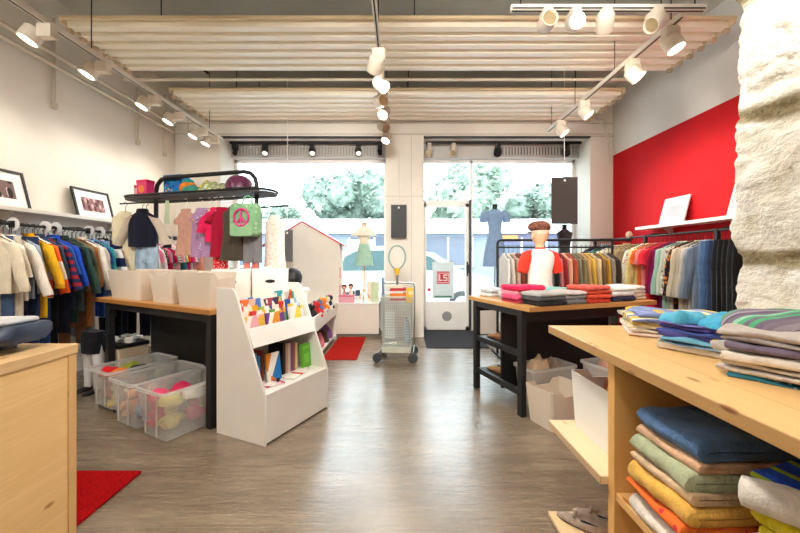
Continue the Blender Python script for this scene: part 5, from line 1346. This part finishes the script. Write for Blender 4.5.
# ---- red wall: shelf, pictures, rails and clothes
g = T('wall_shelf', 'long white picture shelf on the red wall', 'shelf', (XR, 3.6, 1.775), 0)
part('board', MB().box(-.22, -.001, -1.7, 1.62, -.022, 0), WHITE, g, bev=.002); part('front_lip', MB().box(-.232, -.22, -1.7, 1.62, -.022, .018), WHITE, g, bev=.002)
for y in (-1.2, 0, 1.2): part('bracket', MB().prism([(-.001, -.022), (-.15, -.022), (-.001, -.12)], y - .006, y + .006), WHITE, g)
ART3 = plain((176, 178, 184), .5)
picture('white framed picture leaning on the red wall shelf', (XR - .10, 4.70, 1.776), -PI / 2, .42, .38, WHITEM, PICW, R(-15), 'pictures on the red wall shelf', ART3)
picture('white framed picture on the red wall shelf beside the stone', (XR - .11, 3.62, 1.776), -PI / 2, .52, .50, WHITEM, PICW, R(-15), 'pictures on the red wall shelf', None)
RX, RZ_ = 3.26, 1.635
g = T('wall_rail', 'black clothes rail along the red wall', 'clothes rail', (RX, 3.8, RZ_), 0)
part('bar', MB().tube([(0, -1.9, 0), (0, 2.25, 0)], .0125, 10), BLACK, g)
for y in (-1.4, -.1, .98, 2.22): part('bracket', MB().tube([(0, y, 0), (.1, y, .03), (.379, y, .03)], .012, 8).box(-.018, .018, y - .018, y + .018, -.10, .02), BLACK, g)
one('rail_tag', 'cream round tag on the black rail along the red wall', 'tag', MB().ball((0, 0, .03), (.05, .02, .055), 12, 8), plain((222, 206, 180), .6), (RX, 5.12, RZ_ + .013), 0)
RGp = 'clothes on the rail along the red wall'; RLb = 'on the rail along the red wall'
right = [('charcoal jacket', (62, 60, 62), {}), ('dark taupe blazer', (96, 88, 82), {}), ('navy blue coat', (34, 40, 72), dict(L=.85)), ('deep navy cardigan', (28, 34, 60), {}), ('pale blue shirt', (150, 184, 206), dict(collar=(140, 176, 200))), ('green black patterned top', printed((36, 60, 50), [(60, 140, 90), (30, 40, 40)], 30, .45), {}), ('leaf green dress', (44, 136, 84), dict(L=.82, sleeve='short')),
 ('slate grey top', (88, 92, 98), {}), ('white buttoned blouse', (240, 236, 228), dict(w=.48, L=.74, placket=(224, 220, 212))), ('ivory blouse', (234, 226, 208), dict(w=.46)), ('cream blazer', (226, 208, 172), dict(w=.48, L=.78)), ('beige blazer', (206, 182, 140), dict(w=.48, L=.8, collar=(198, 172, 130))), ('sand coloured jacket', (196, 174, 136), dict(w=.48, L=.8)), ('tan long cardigan', (178, 154, 116), dict(w=.47, L=.9)), ('khaki jacket', (150, 134, 104), dict(L=.84)),
 ('white flowered blouse', printed((240, 236, 226), [(220, 190, 120), (200, 120, 110)], 34, .3), {}), ('pale yellow shirt', (234, 222, 150), {}), ('orange tunic', (240, 122, 66), dict(L=.74, sleeve='short', w=.46)), ('salmon pink dress', (240, 150, 150), dict(L=1.0, sleeve='short')), ('coral red dress', (234, 66, 74), dict(L=1.12, sleeve='short', w=.46)), ('bright red pink coat', (230, 50, 76), dict(L=1.15, w=.48, sleeve='short')), ('wine red dress', (140, 26, 64), dict(L=1.1)), ('purple dress', (126, 28, 98), dict(L=1.05)),
 ('mint green cardigan', (160, 200, 184), dict(L=.86, w=.48)), ('pale grey green cardigan', (196, 206, 194), dict(L=.86)), ('grey leaf patterned tunic', printed((206, 204, 190), [(130, 128, 116), (230, 226, 214)], 26, .42), dict(L=.9)), ('black orange patterned dress', printed((40, 32, 32), [(214, 120, 40), (150, 70, 30)], 22, .4), dict(L=1.05)), ('dark brown top', (60, 44, 38), {}),
 ('oatmeal blazer', (200, 188, 168), dict(L=.95, w=.48)), ('stone grey long cardigan', (176, 168, 154), dict(L=.98)), ('soft grey coat', (190, 186, 178), dict(L=1.0)), ('grey blue denim shirt', (120, 136, 158), dict(L=.8)), ('faded blue jeans', (96, 130, 172), dict(L=.92)), ('mid blue jeans', (70, 100, 146), dict(L=.95)), ('dark blue jeans', (48, 66, 100), dict(L=.98)), ('black jeans', (34, 36, 42), dict(L=1.0)), ('black long trousers', (26, 27, 30), dict(L=1.05)), ('soot black trousers', (30, 30, 32), dict(L=1.05)), ('washed black trousers', (40, 41, 44), dict(L=1.02)), ('black wide trousers', (24, 24, 27), dict(L=1.05))]
random.seed(21)
YS = [5.97 - k * .058 for k in range(8)] + [5.44 - k * .092 for k in range(8)] + [4.70 - k * .076 for k in range(7)] + [4.17 - k * .052 for k in range(5)] + [3.92 - k * .05 for k in range(3)] + [3.77 - k * .055 for k in range(9)]
for (lb, c, kw), y in zip(right, YS):
    kw.setdefault('w', .44); kw.setdefault('t', .042)
    nm = None if ('jeans' in lb or 'trousers' in lb) else lb.split()[-1]
    if 'jeans' in lb or 'trousers' in lb:
        trousers('jeans' if 'jeans' in lb else 'trousers', lb + ' ' + RLb, 'clothes', (RX, y, RZ_), random.uniform(-.015, .015), c, RGp, w=.38, L=kw['L'], t=.05)
    else: garment('tee_shirt' if lb.endswith('top') else lb.split()[-1], lb + ' ' + RLb, 'clothes', (RX, y, RZ_), random.uniform(-.015, .015), c, RGp, **kw)
# free rail parallel to the window
g = T('garment_rail', 'black double bar garment rail in front of the dark board', 'garment rail', (1.36, 5.02, 0), 0)
part('top_bar', MB().tube([(0, 0, .03), (0, 0, 1.55), (.01, 0, 1.58), (.04, 0, 1.60), (1.86, 0, 1.60)], .018, 10), BLACK, g, ang=50)
part('hang_bar', MB().tube([(.0, -.0, 1.50), (1.62, 0, 1.50)], .012, 8), BLACK, g)
part('post', MB().tube([(1.6, 0, .03), (1.6, 0, 1.6)], .016, 10), BLACK, g)
for x in (0, 1.6): part('foot', MB().box(x - .025, x + .025, -.26, .26, 0, .03), BLACK, g, bev=.003)
FGp = 'clothes on the free rail by the window'; FL = 'on the free rail by the window'
free = [('white long shirt', (240, 238, 234)), ('ivory jacket', (232, 224, 212)), ('beige pink blouse', (222, 190, 170)), ('rust brown coat', (150, 76, 46)), ('brown cardigan', (120, 84, 62)), ('grey blue jacket', (126, 136, 154)), ('slate blue coat', (104, 116, 140)), ('blue grey denim coat', (90, 104, 132)), ('navy blazer', (44, 50, 74)), ('grey marl sweater', (150, 150, 154)), ('black sweater', (34, 34, 36)), ('rose sweater', (214, 130, 130)), ('dark red blouse', (150, 34, 40)), ('peach blouse', (234, 170, 140)), ('terracotta jacket', (176, 84, 58)),
 ('olive grey jacket', (120, 114, 90)), ('khaki green shirt', (136, 122, 84)), ('camel coat', (190, 150, 96)), ('golden yellow blouse', (208, 168, 66)), ('sand shirt', (206, 184, 140)), ('tobacco brown jacket', (122, 94, 62)), ('mustard cardigan', (196, 150, 50)), ('stone grey blouse', (160, 152, 140)), ('dark chocolate coat', (72, 56, 46))]
for k, (lb, c) in enumerate(free):
    garment(lb.split()[-1], lb + ' ' + FL, 'clothes', (1.45 + k * .0635, 5.02, 1.512), PI / 2 + random.uniform(-.02, .02), c, FGp, w=.42, L=random.uniform(.66, .8) + (.2 if 'coat' in lb or 'long' in lb else 0), t=.046, sl_ang=.04)

# ---- black table with the folded piles
AB = R(19.5); TB = Matrix.Translation((1.06, 2.945, 0)) @ Matrix.Rotation(AB, 4, 'Z')
def tb(x, y, z=0): return tuple(TB @ Vector((x, y, z)))
g = T('sales_table', 'black framed table with beech top carrying folded piles', 'table', tb(0, 0), AB)
part('tabletop', MB().box(0, 1.48, 0, .98, .905, .945), BEECHR, g, bev=.003)
for x in (-.0, 1.40):
    for y_ in (.13, .85): part('leg', MB().box(x, x + .05, y_ - .03, y_ + .03, 0, .905), DARKP, g, bev=.003)
for x in (.008, 1.41):
    for z0, z1 in ((.85, .905), (.50, .55), (.17, .22)): part('rail', MB().box(x, x + .035, .13, .85, z0, z1), DARKP, g)
part('front_apron', MB().box(.05, 1.42, .11, .145, .80, .905), DARKP, g); part('back_apron', MB().box(.05, 1.42, .835, .87, .80, .905), DARKP, g)
part('divider_panel', MB().box(.06, 1.40, .46, .485, .12, .9), BLACKP, g)
part('shelf', MB().box(.065, 1.40, .487, .84, .52, .54), DARKP, g); part('shelf', MB().box(.065, 1.40, .487, .84, .19, .21), DARKP, g)
shoe('brown_boot', 'brown shoe on the upper shelf inside the black table', tb(.14, .66, .541), AB + PI / 2, .26, (150, 106, 72), (60, 40, 30), 'shoes inside the black table')
shoe('brown_boot', 'tan shoe on the lower shelf inside the black table', tb(.14, .66, .211), AB + PI / 2, .26, (176, 136, 90), (60, 40, 30), 'shoes inside the black table')
ZT = .946; PG = 'folded clothes on the black table'
def pile(x, y, rz, items, w, d, where, z=ZT, base=tb, ang=AB, group=PG, kind='cloth'):
    n = len(items)
    for k, it in enumerate(items):
        nm, c, h = it[0], it[1], (it[2] if len(it) > 2 else .03) * 1.35
        p = base(x + random.uniform(-.008, .008), y + random.uniform(-.008, .008), z)
        cloth('folded_' + (it[3] if len(it) > 3 else 'sweater'), '%s %s' % (nm, where), 'folded clothes', p, ang + rz + random.uniform(-.05, .05), c, w * random.uniform(.97, 1.02), d, h, 2, group, kind, seed=random.random() * 20)
        z += h * 1.0
random.seed(5)
B_ = 'on the black table'
pile(.24, .86, .1, [('white folded shirt', (226, 228, 230), .03, 'shirt'), ('pale grey folded shirt', (196, 200, 206), .03, 'shirt')], .24, .2, 'at the door corner of the black table')
pile(.30, .60, .0, [('light blue folded shirt', (180, 196, 210), .025, 'shirt'), ('silver folded shirt', (214, 214, 214), .025, 'shirt')], .26, .2, 'beside the pink pile on the black table')
pile(.21, .36, .0, [('dark rose folded shirt', (190, 50, 86), .022), ('pink folded sweater', (236, 90, 130), .032), ('pale pink folded sweater', (244, 160, 180), .024), ('hot pink folded sweater', (232, 40, 92), .036)], .30, .25, 'in the pink pile on the black table')
pile(.24, .12, .0, [('black folded sweater', (44, 46, 50), .03), ('charcoal folded sweater', (86, 88, 92), .03), ('silver grey folded sweater', (190, 188, 186), .022)], .28, .25, 'in the grey pile at the front corner of the black table')
pile(.50, .13, .06, [('mid grey folded sweater', (120, 122, 126), .034), ('light grey folded sweater', (160, 162, 164), .028), ('off white folded top', (206, 200, 196), .02)], .22, .25, 'in the second grey pile on the black table')
pile(.78, .14, .0, [('brick red folded sweater', (196, 60, 40), .028), ('orange red folded sweater', (222, 80, 52), .03), ('rust folded sweater', (190, 70, 44), .026), ('coral folded sweater', (232, 100, 84), .03)], .27, .26, 'in the orange red pile on the black table')
pile(1.10, .16, .0, [('dark navy folded jeans', (34, 38, 64), .035), ('white folded sweater', (230, 230, 228), .035), ('cream folded sweater', (240, 238, 230), .03)], .28, .26, 'in the navy and white pile on the black table')
pile(1.34, .22, .0, [('beige folded shirt', (210, 196, 176), .022), ('light sand folded shirt', (226, 214, 196), .024), ('stone folded shirt', (214, 206, 196), .022), ('pearl white folded shirt', (236, 232, 226), .03)], .24, .26, 'in the beige pile at the end of the black table')
pile(.62, .45, .2, [('cream folded blouse', (240, 226, 206), .03), ('pale peach folded blouse', (244, 206, 186), .03), ('aqua folded top', (150, 216, 210), .022)], .28, .22, 'in front of the mannequin on the black table')
pile(.98, .5, .1, [('peach red folded top', (236, 130, 110), .03), ('white red folded top', striped([(240, 236, 230), (220, 80, 70)], 30, 'X'), .03)], .26, .22, 'beside the mannequin on the black table')

# ---- child mannequin with cap standing on the table, seen from behind
mp = tb(.76, .76, ZT)
g = T('child_mannequin', 'child mannequin torso with brown flat cap and red sleeved top', 'mannequin', mp, R(12))
g.scale = (.9, .9, 1.0)
SK = plain((232, 190, 150), .5, var=.02)
def er(rx, ry, z, ox=0, oy=0, n=20): return [(ox + rx * math.cos(2 * PI * i / n), oy + ry * math.sin(2 * PI * i / n), z) for i in range(n)]
m = MB(); m.loft([er(.15, .105, .0), er(.15, .11, .05), er(.135, .10, .15), er(.14, .10, .26), er(.17, .105, .36), er(.18, .10, .42), er(.15, .085, .465), er(.075, .06, .49), er(.05, .052, .51), er(.048, .05, .545, 0, .005),
                  er(.055, .064, .565, 0, .012), er(.080, .092, .60, 0, .012), er(.096, .108, .64, 0, .008), er(.099, .112, .68, 0, .004), er(.092, .102, .72, 0, .004), er(.065, .072, .755, 0, .002), er(.022, .026, .77)])
body = part('body', m, SK, g, ang=80)
part('nose', MB().ball((0, .120, .64), (.012, .018, .02), 10, 8), SK, g, ang=80)
for s in (-1, 1):
    part('ear', MB().ball((s * .099, -.002, .645), (.012, .022, .03), 10, 8), SK, g, ang=80)
    part('eye', MB().ball((s * .034, .110, .66), (.013, .006, .008), 10, 6), plain((60, 44, 36), .3), g, ang=80)
part('mouth', MB().ball((0, .108, .605), (.022, .007, .006), 10, 6), plain((190, 110, 96), .5), g, ang=80)
m = MB(); m.loft([er(.100, .113, .655, 0, -.004), er(.105, .117, .69, 0, -.002), er(.104, .115, .715)]); part('cap_band', m, fabric((206, 186, 160)), g, ang=70)
m = MB(); m.loft([er(.105, .117, .70), er(.124, .14, .72, 0, .012), er(.128, .15, .75, 0, .02), er(.108, .13, .785, 0, .025), er(.06, .08, .805, 0, .025), er(.01, .01, .81, 0, .025)])
cp = part('cap', m, printed((120, 74, 56), [(90, 54, 44), (156, 104, 80), (70, 48, 44)], 60, .45), g, ang=70)
part('cap_peak', MB().prism([(-.085, .1), (-.07, .165), (0, .20), (.07, .165), (.085, .1), (0, .12)], .685, .697, 'z'), fabric((110, 70, 54)), cp)
m = MB(); m.loft([er(.165, .12, -.0), er(.16, .12, .06), er(.146, .112, .15), er(.15, .112, .26), er(.178, .115, .36), er(.19, .11, .42), er(.16, .095, .468), er(.085, .07, .494), er(.06, .06, .503)])
part('shirt', m, fabric((240, 236, 228)), g, ang=75)
RED = fabric((226, 62, 44))
for s in (-1, 1):
    m = MB(); m.tube([(s * .11, 0, .462), (s * .17, 0, .42), (s * .215, 0, .34), (s * .245, -.005, .25)], [.04, .072, .07, .064], 14)
    part('sleeve', m, RED, g, ang=75)
m = MB(); m.loft([er(.063, .063, .497), er(.058, .06, .518), er(.05, .052, .518)]); part('collar', m, RED, g, ang=70)

# ---- crates and bins on the floor below the black table
random.seed(9)
g = crate('white crate with dipped handle on the floor under the black table', tb(.22, .04 - .10, 0), AB + .05, .40, .30, .31, ('y-', 'y+'), 'crates under the black table')
def heap(label, loc, col, rx, ry, h, sd, group, kind='cloth'): return one('cloth_lump', label, 'cloth', crumple_mb(rx, ry, h, sd), fabric(col, kind) if isinstance(col, tuple) else col, loc, 0, group, ang=70)
g = bin_('grey clear bin of bags on the floor behind the white crate', tb(.42, .30, 0), AB, .50, .27, .36, 'bins behind the white crate', False, .4)
g = bin_('second clear bin on the floor near the pine shelf unit', tb(.90, -.05, 0), AB, .46, .36, .42, 'bins behind the white crate', False, .4)
q = tb(.34, .30, .2); heap('beige bag bulging out of the grey clear bin', q, (206, 180, 148), .12, .11, .22, 1, 'bags in the clear bins')
q = tb(.53, .30, .2); heap('grey brown bag in the grey clear bin', q, (150, 132, 116), .10, .1, .19, 4, 'bags in the clear bins')
q = tb(.81, -.05, .26); heap('rosy beige bag in the second clear bin', q, (196, 150, 130), .10, .12, .20, 6, 'bags in the clear bins')
q = tb(1.0, -.05, .26); heap('black bag in the second clear bin', q, (30, 28, 30), .10, .12, .21, 7, 'bags in the clear bins')

# ---- pine shelf unit in front of the stone
g = T('shelf_unit', 'pine shelf counter against the stone with folded towels', 'shelf unit', (.77, 1.87, 0), 0)
part('worktop', MB().box(0, .86, -2.2, 0, .962, 1.0), pine('Y', (226, 188, 130), (196, 148, 88), .36, boards=.145, baxis='X'), g, bev=.003)
part('side_panel', MB().box(.03, .80, -.525, -.485, 0, .962), pine('Z', (220, 172, 104), (190, 136, 72), .5), g, bev=.002)
part('side_panel', MB().box(.03, .80, -1.9, -1.86, 0, .962), pine('Z', (220, 172, 104), (190, 136, 72), .5), g, bev=.002)
part('back_panel', MB().box(.80, .82, -2.1, -.01, 0, .962), pine('Z', (204, 150, 82), (170, 116, 54), .5, boards=.12, baxis='Y'), g)
SHB = pine('Y', (234, 210, 172), (212, 178, 132), .45, boards=.16, baxis='X')
part('shelf', MB().box(0, .80, -.484, 0, .478, .51), SHB, g, bev=.002); part('shelf', MB().box(.0, .80, -.485, -.0, .012, .035), PINEY, g, bev=.002)
part('shelf', MB().box(.035, .80, -1.86, -.526, .445, .475), pine('Y', (226, 180, 116), (200, 148, 86), .45, boards=.16, baxis='X'), g, bev=.002)
part('shelf', MB().box(.035, .80, -1.86, -.526, .03, .06), PINES, g, bev=.002)
zt = 1.001
g = T('storage_crate', 'tall white crate of bags on the pine shelf', 'crate', (1.045, 1.625, .511), R(2), 'crates in the pine shelf unit')
part('body', open_box_mb(.35, .42, .275, .007, .93, .02, ('y+', 'y-'), .04), WHITEM, g, ang=50)
heap('black bag in the tall white crate', (1.10, 1.56, .60), (26, 26, 28), .11, .10, .20, 3, 'bags in the tall white crate'); heap('red brown bag in the tall white crate', (1.05, 1.71, .60), (150, 74, 56), .09, .08, .19, 8, 'bags in the tall white crate')
heap('orange cloth in the tall white crate', (.985, 1.63, .66), (236, 140, 40), .05, .05, .12, 9, 'bags in the tall white crate')
# ballet flats on the low board
flat_shoe('grey ballet flat nearer the aisle on the low board', (.90, 1.765, .0355), R(140), .25, (168, 152, 140), (30, 28, 30), 'ballet flats on the low board')
flat_shoe('grey ballet flat further in on the low board', (1.0, 1.80, .0355), R(146), .25, (168, 152, 140), (30, 28, 30), 'ballet flats on the low board')

# towels on the inner shelf
TG = 'folded towels on the pine shelf'
def tw(label, x, y_, z, col, w, d, h, rz, name='folded_towel', kind='terry', group=TG, layers=2, soft=.008): return cloth(name, label, 'folded cloth', (x, y_, z), rz, col, w, d, h, layers, group, kind, soft=soft)
z = .476
for lb, c, h, dx, w in (('white folded towel at the bottom of the towel stack', (232, 222, 208), .05, -.005, .37), ('brown patterned folded cloth low in the towel stack', printed((150, 120, 90), [(90, 70, 60), (190, 170, 140)], 60, .4), .03, .0, .34), ('orange folded towel in the towel stack', printed((226, 112, 46), [(206, 60, 60), (236, 140, 60)], 30, .25), .034, -.005, .38), ('mustard yellow folded towel in the towel stack', (226, 176, 84), .062, -.008, .38),
                        ('beige folded towel above the mustard one', (214, 184, 148), .034, .0, .36), ('pale green folded towel in the towel stack', (176, 184, 150), .058, .005, .37), ('salmon beige folded towel under the blue one', (220, 178, 144), .034, .01, .34), ('blue folded towel on top of the stack', (84, 116, 158), .064, .012, .35)):
    tw(lb, .99 + dx, 1.14, z, c, .25, w, h, R(-90) + random.uniform(-.03, .06)); z += h * .97
# nearer stack of cloths on the same shelf
z = .476
for lb, c, h in (('yellow folded cloth low in the nearest stack', (222, 190, 40), .075), ('brown folded cloth in the nearest stack', (120, 100, 84), .065), ('pink folded cloth in the nearest stack', (226, 170, 170), .06), ('olive yellow folded cloth in the nearest stack', (206, 186, 30), .07)):
    tw(lb, 1.02, .80, z, c, .30, .2, h, R(8)); z += h + .001
tw('blue towel with green wave pattern on the nearest stack', 1.06, .86, z, striped([(36, 70, 170), (36, 70, 170), (40, 84, 180), (150, 170, 50)], 22, 'X', .9), .28, .2, .06, R(10)); 
g = one('rolled_towel', 'white rolled towel lying on the nearest stack', 'towel', MB().tube([(-.15, 0, 0), (-.145, 0, 0), (-.07, .005, 0), (.0, 0, .0), (.08, -.004, 0), (.145, 0, 0), (.15, 0, 0)], [.018, .034, .04, .037, .04, .034, .015], 14), fabric((228, 222, 212), 'terry'), (.925, .765, z + .038), R(-48), None, ang=80)
# piles on the worktop
CG = 'folded cloths on the pine worktop'
STP1 = striped([(206, 190, 130), (120, 130, 180), (236, 226, 200), (220, 186, 60)], 12, 'Y'); STP2 = striped([(128, 116, 130), (112, 100, 118), (80, 160, 116), (112, 100, 118), (80, 160, 116), (140, 190, 160), (112, 100, 118), (96, 86, 104), (150, 140, 150)], 8.5, 'Y')
def wt(label, x, y_, z, c, w, d, h, rz, **kw): return tw(label, x, y_, z, c, w, d, h, rz, kw.pop('name', 'folded_cloth'), kw.pop('kind', 'cloth'), CG, kw.pop('layers', 2), .013)
def wlump(label, x, y_, z, mt, rx, ry, h, sd, rz, amp=.3): return one('cloth_lump', label, 'cloth', crumple_mb(rx, ry, h, sd, amp=amp, n=40, rings=12), mt if not isinstance(mt, tuple) else fabric(mt), (x, y_, z), rz, CG, ang=80)
def wpile(items, x, y_, rz, w, d):
    z = zt
    for lb, c, h in items:
        wt(lb, x + random.uniform(-.007, .007), y_ + random.uniform(-.007, .007), z, c, w * random.uniform(.95, 1.03), d * random.uniform(.96, 1.03), h, rz + random.uniform(-.09, .09)); z += h * .93
    return z
random.seed(31)
z = wpile((('pale pink folded cloth under the yellow blue cloth', (232, 210, 198), .020), ('off white folded cloth under the yellow blue cloth', (230, 222, 206), .016), ('cream folded cloth under the yellow blue cloth', (228, 212, 176), .018), ('straw yellow folded cloth at the far end of the worktop', (216, 190, 104), .015), ('yellow striped folded cloth at the far end of the worktop', STP1, .018)), 1.25, 1.665, R(-24), .36, .27)
wt('blue folded cloth with yellow print at the far end of the worktop', 1.27, 1.675, z, printed((132, 146, 196), [(214, 184, 60), (150, 164, 210)], 16, .38), .33, .24, .018, R(-18))
wlump('pale blue cloth with yellow bands heaped at the far end of the worktop', 1.33, 1.62, z + .012, striped([(140, 152, 200), (150, 164, 208), (222, 196, 90), (236, 226, 190)], 9, 'X'), .12, .075, .018, 21, .3, .3)
z = wpile((('striped grey white rolled edge cloth under the blue pile', striped([(216, 208, 196), (178, 168, 158)], 30, 'Y'), .026), ('pale blue folded cloth under the violet one', (146, 176, 206), .015), ('aqua folded cloth in the blue pile', (110, 170, 200), .014), ('violet blue folded cloth with yellow flecks', printed((84, 84, 160), [(220, 210, 60), (90, 140, 190)], 24, .3), .018), ('lapis folded cloth in the blue pile', (70, 90, 170), .015), ('indigo folded cloth in the blue pile', (84, 80, 156), .018), ('lilac blue folded cloth in the blue pile', (112, 112, 184), .014)), 1.19, 1.33, R(-58), .31, .26)
wlump('turquoise cloth heaped loosely along the blue pile', 1.21, 1.31, z - .006, (64, 158, 194), .15, .085, .036, 14, R(25), .45)
wlump('turquoise crumpled corner on the blue pile', 1.10, 1.40, z - .006, (84, 170, 200), .085, .07, .04, 12, .4, .7)
z = wpile((('teal dotted folded cloth at the bottom of the grey violet pile', printed((50, 120, 140), [(220, 230, 230)], 70, .25), .014), ('pale floral folded cloth in the grey violet pile', printed((208, 200, 190), [(190, 172, 170), (176, 180, 176)], 40, .3), .02), ('light beige folded cloth in the grey violet pile', (206, 194, 180), .018), ('cream ribbed folded cloth in the grey violet pile', (222, 212, 198), .016), ('dove grey folded cloth in the grey violet pile', (190, 182, 176), .017), ('violet grey folded cloth in the pile', (116, 104, 124), .026), ('ash grey folded cloth in the grey violet pile', (156, 146, 142), .015), ('silver grey folded cloth under the striped shawl', (182, 172, 164), .018)), 1.20, 1.00, R(-56), .42, .29)
wlump('violet shawl with green stripes heaped on the grey pile', 1.26, 1.13, z - .012, STP2, .20, .14, .06, 3, R(-24), .2)
wlump('red and cream striped shawl heaped beside the green striped one', 1.30, .93, z - .008, striped([(150, 70, 70), (214, 200, 170), (196, 120, 100), (130, 66, 70), (226, 214, 190)], 14, 'X'), .13, .085, .085, 7, R(-30), .25)
z = wpile((('white folded cloth at the bottom of the nearest worktop pile', (230, 222, 210), .034), ('brown grey folded cloth in the nearest worktop pile', (150, 134, 122), .024), ('light blue folded cloth in the nearest worktop pile', (150, 176, 196), .02), ('sand folded cloth in the nearest worktop pile', (190, 170, 146), .02), ('bright orange folded cloth in the nearest worktop pile', (240, 110, 50), .026), ('taupe folded cloth in the nearest worktop pile', (146, 130, 110), .032)), 1.20, .69, R(-50), .34, .26)
wlump('coral striped cloth heaped on the nearest worktop pile', 1.17, .74, z - .005, striped([(226, 120, 90), (214, 90, 70), (190, 150, 120)], 20, 'X'), .12, .10, .06, 11, .3)
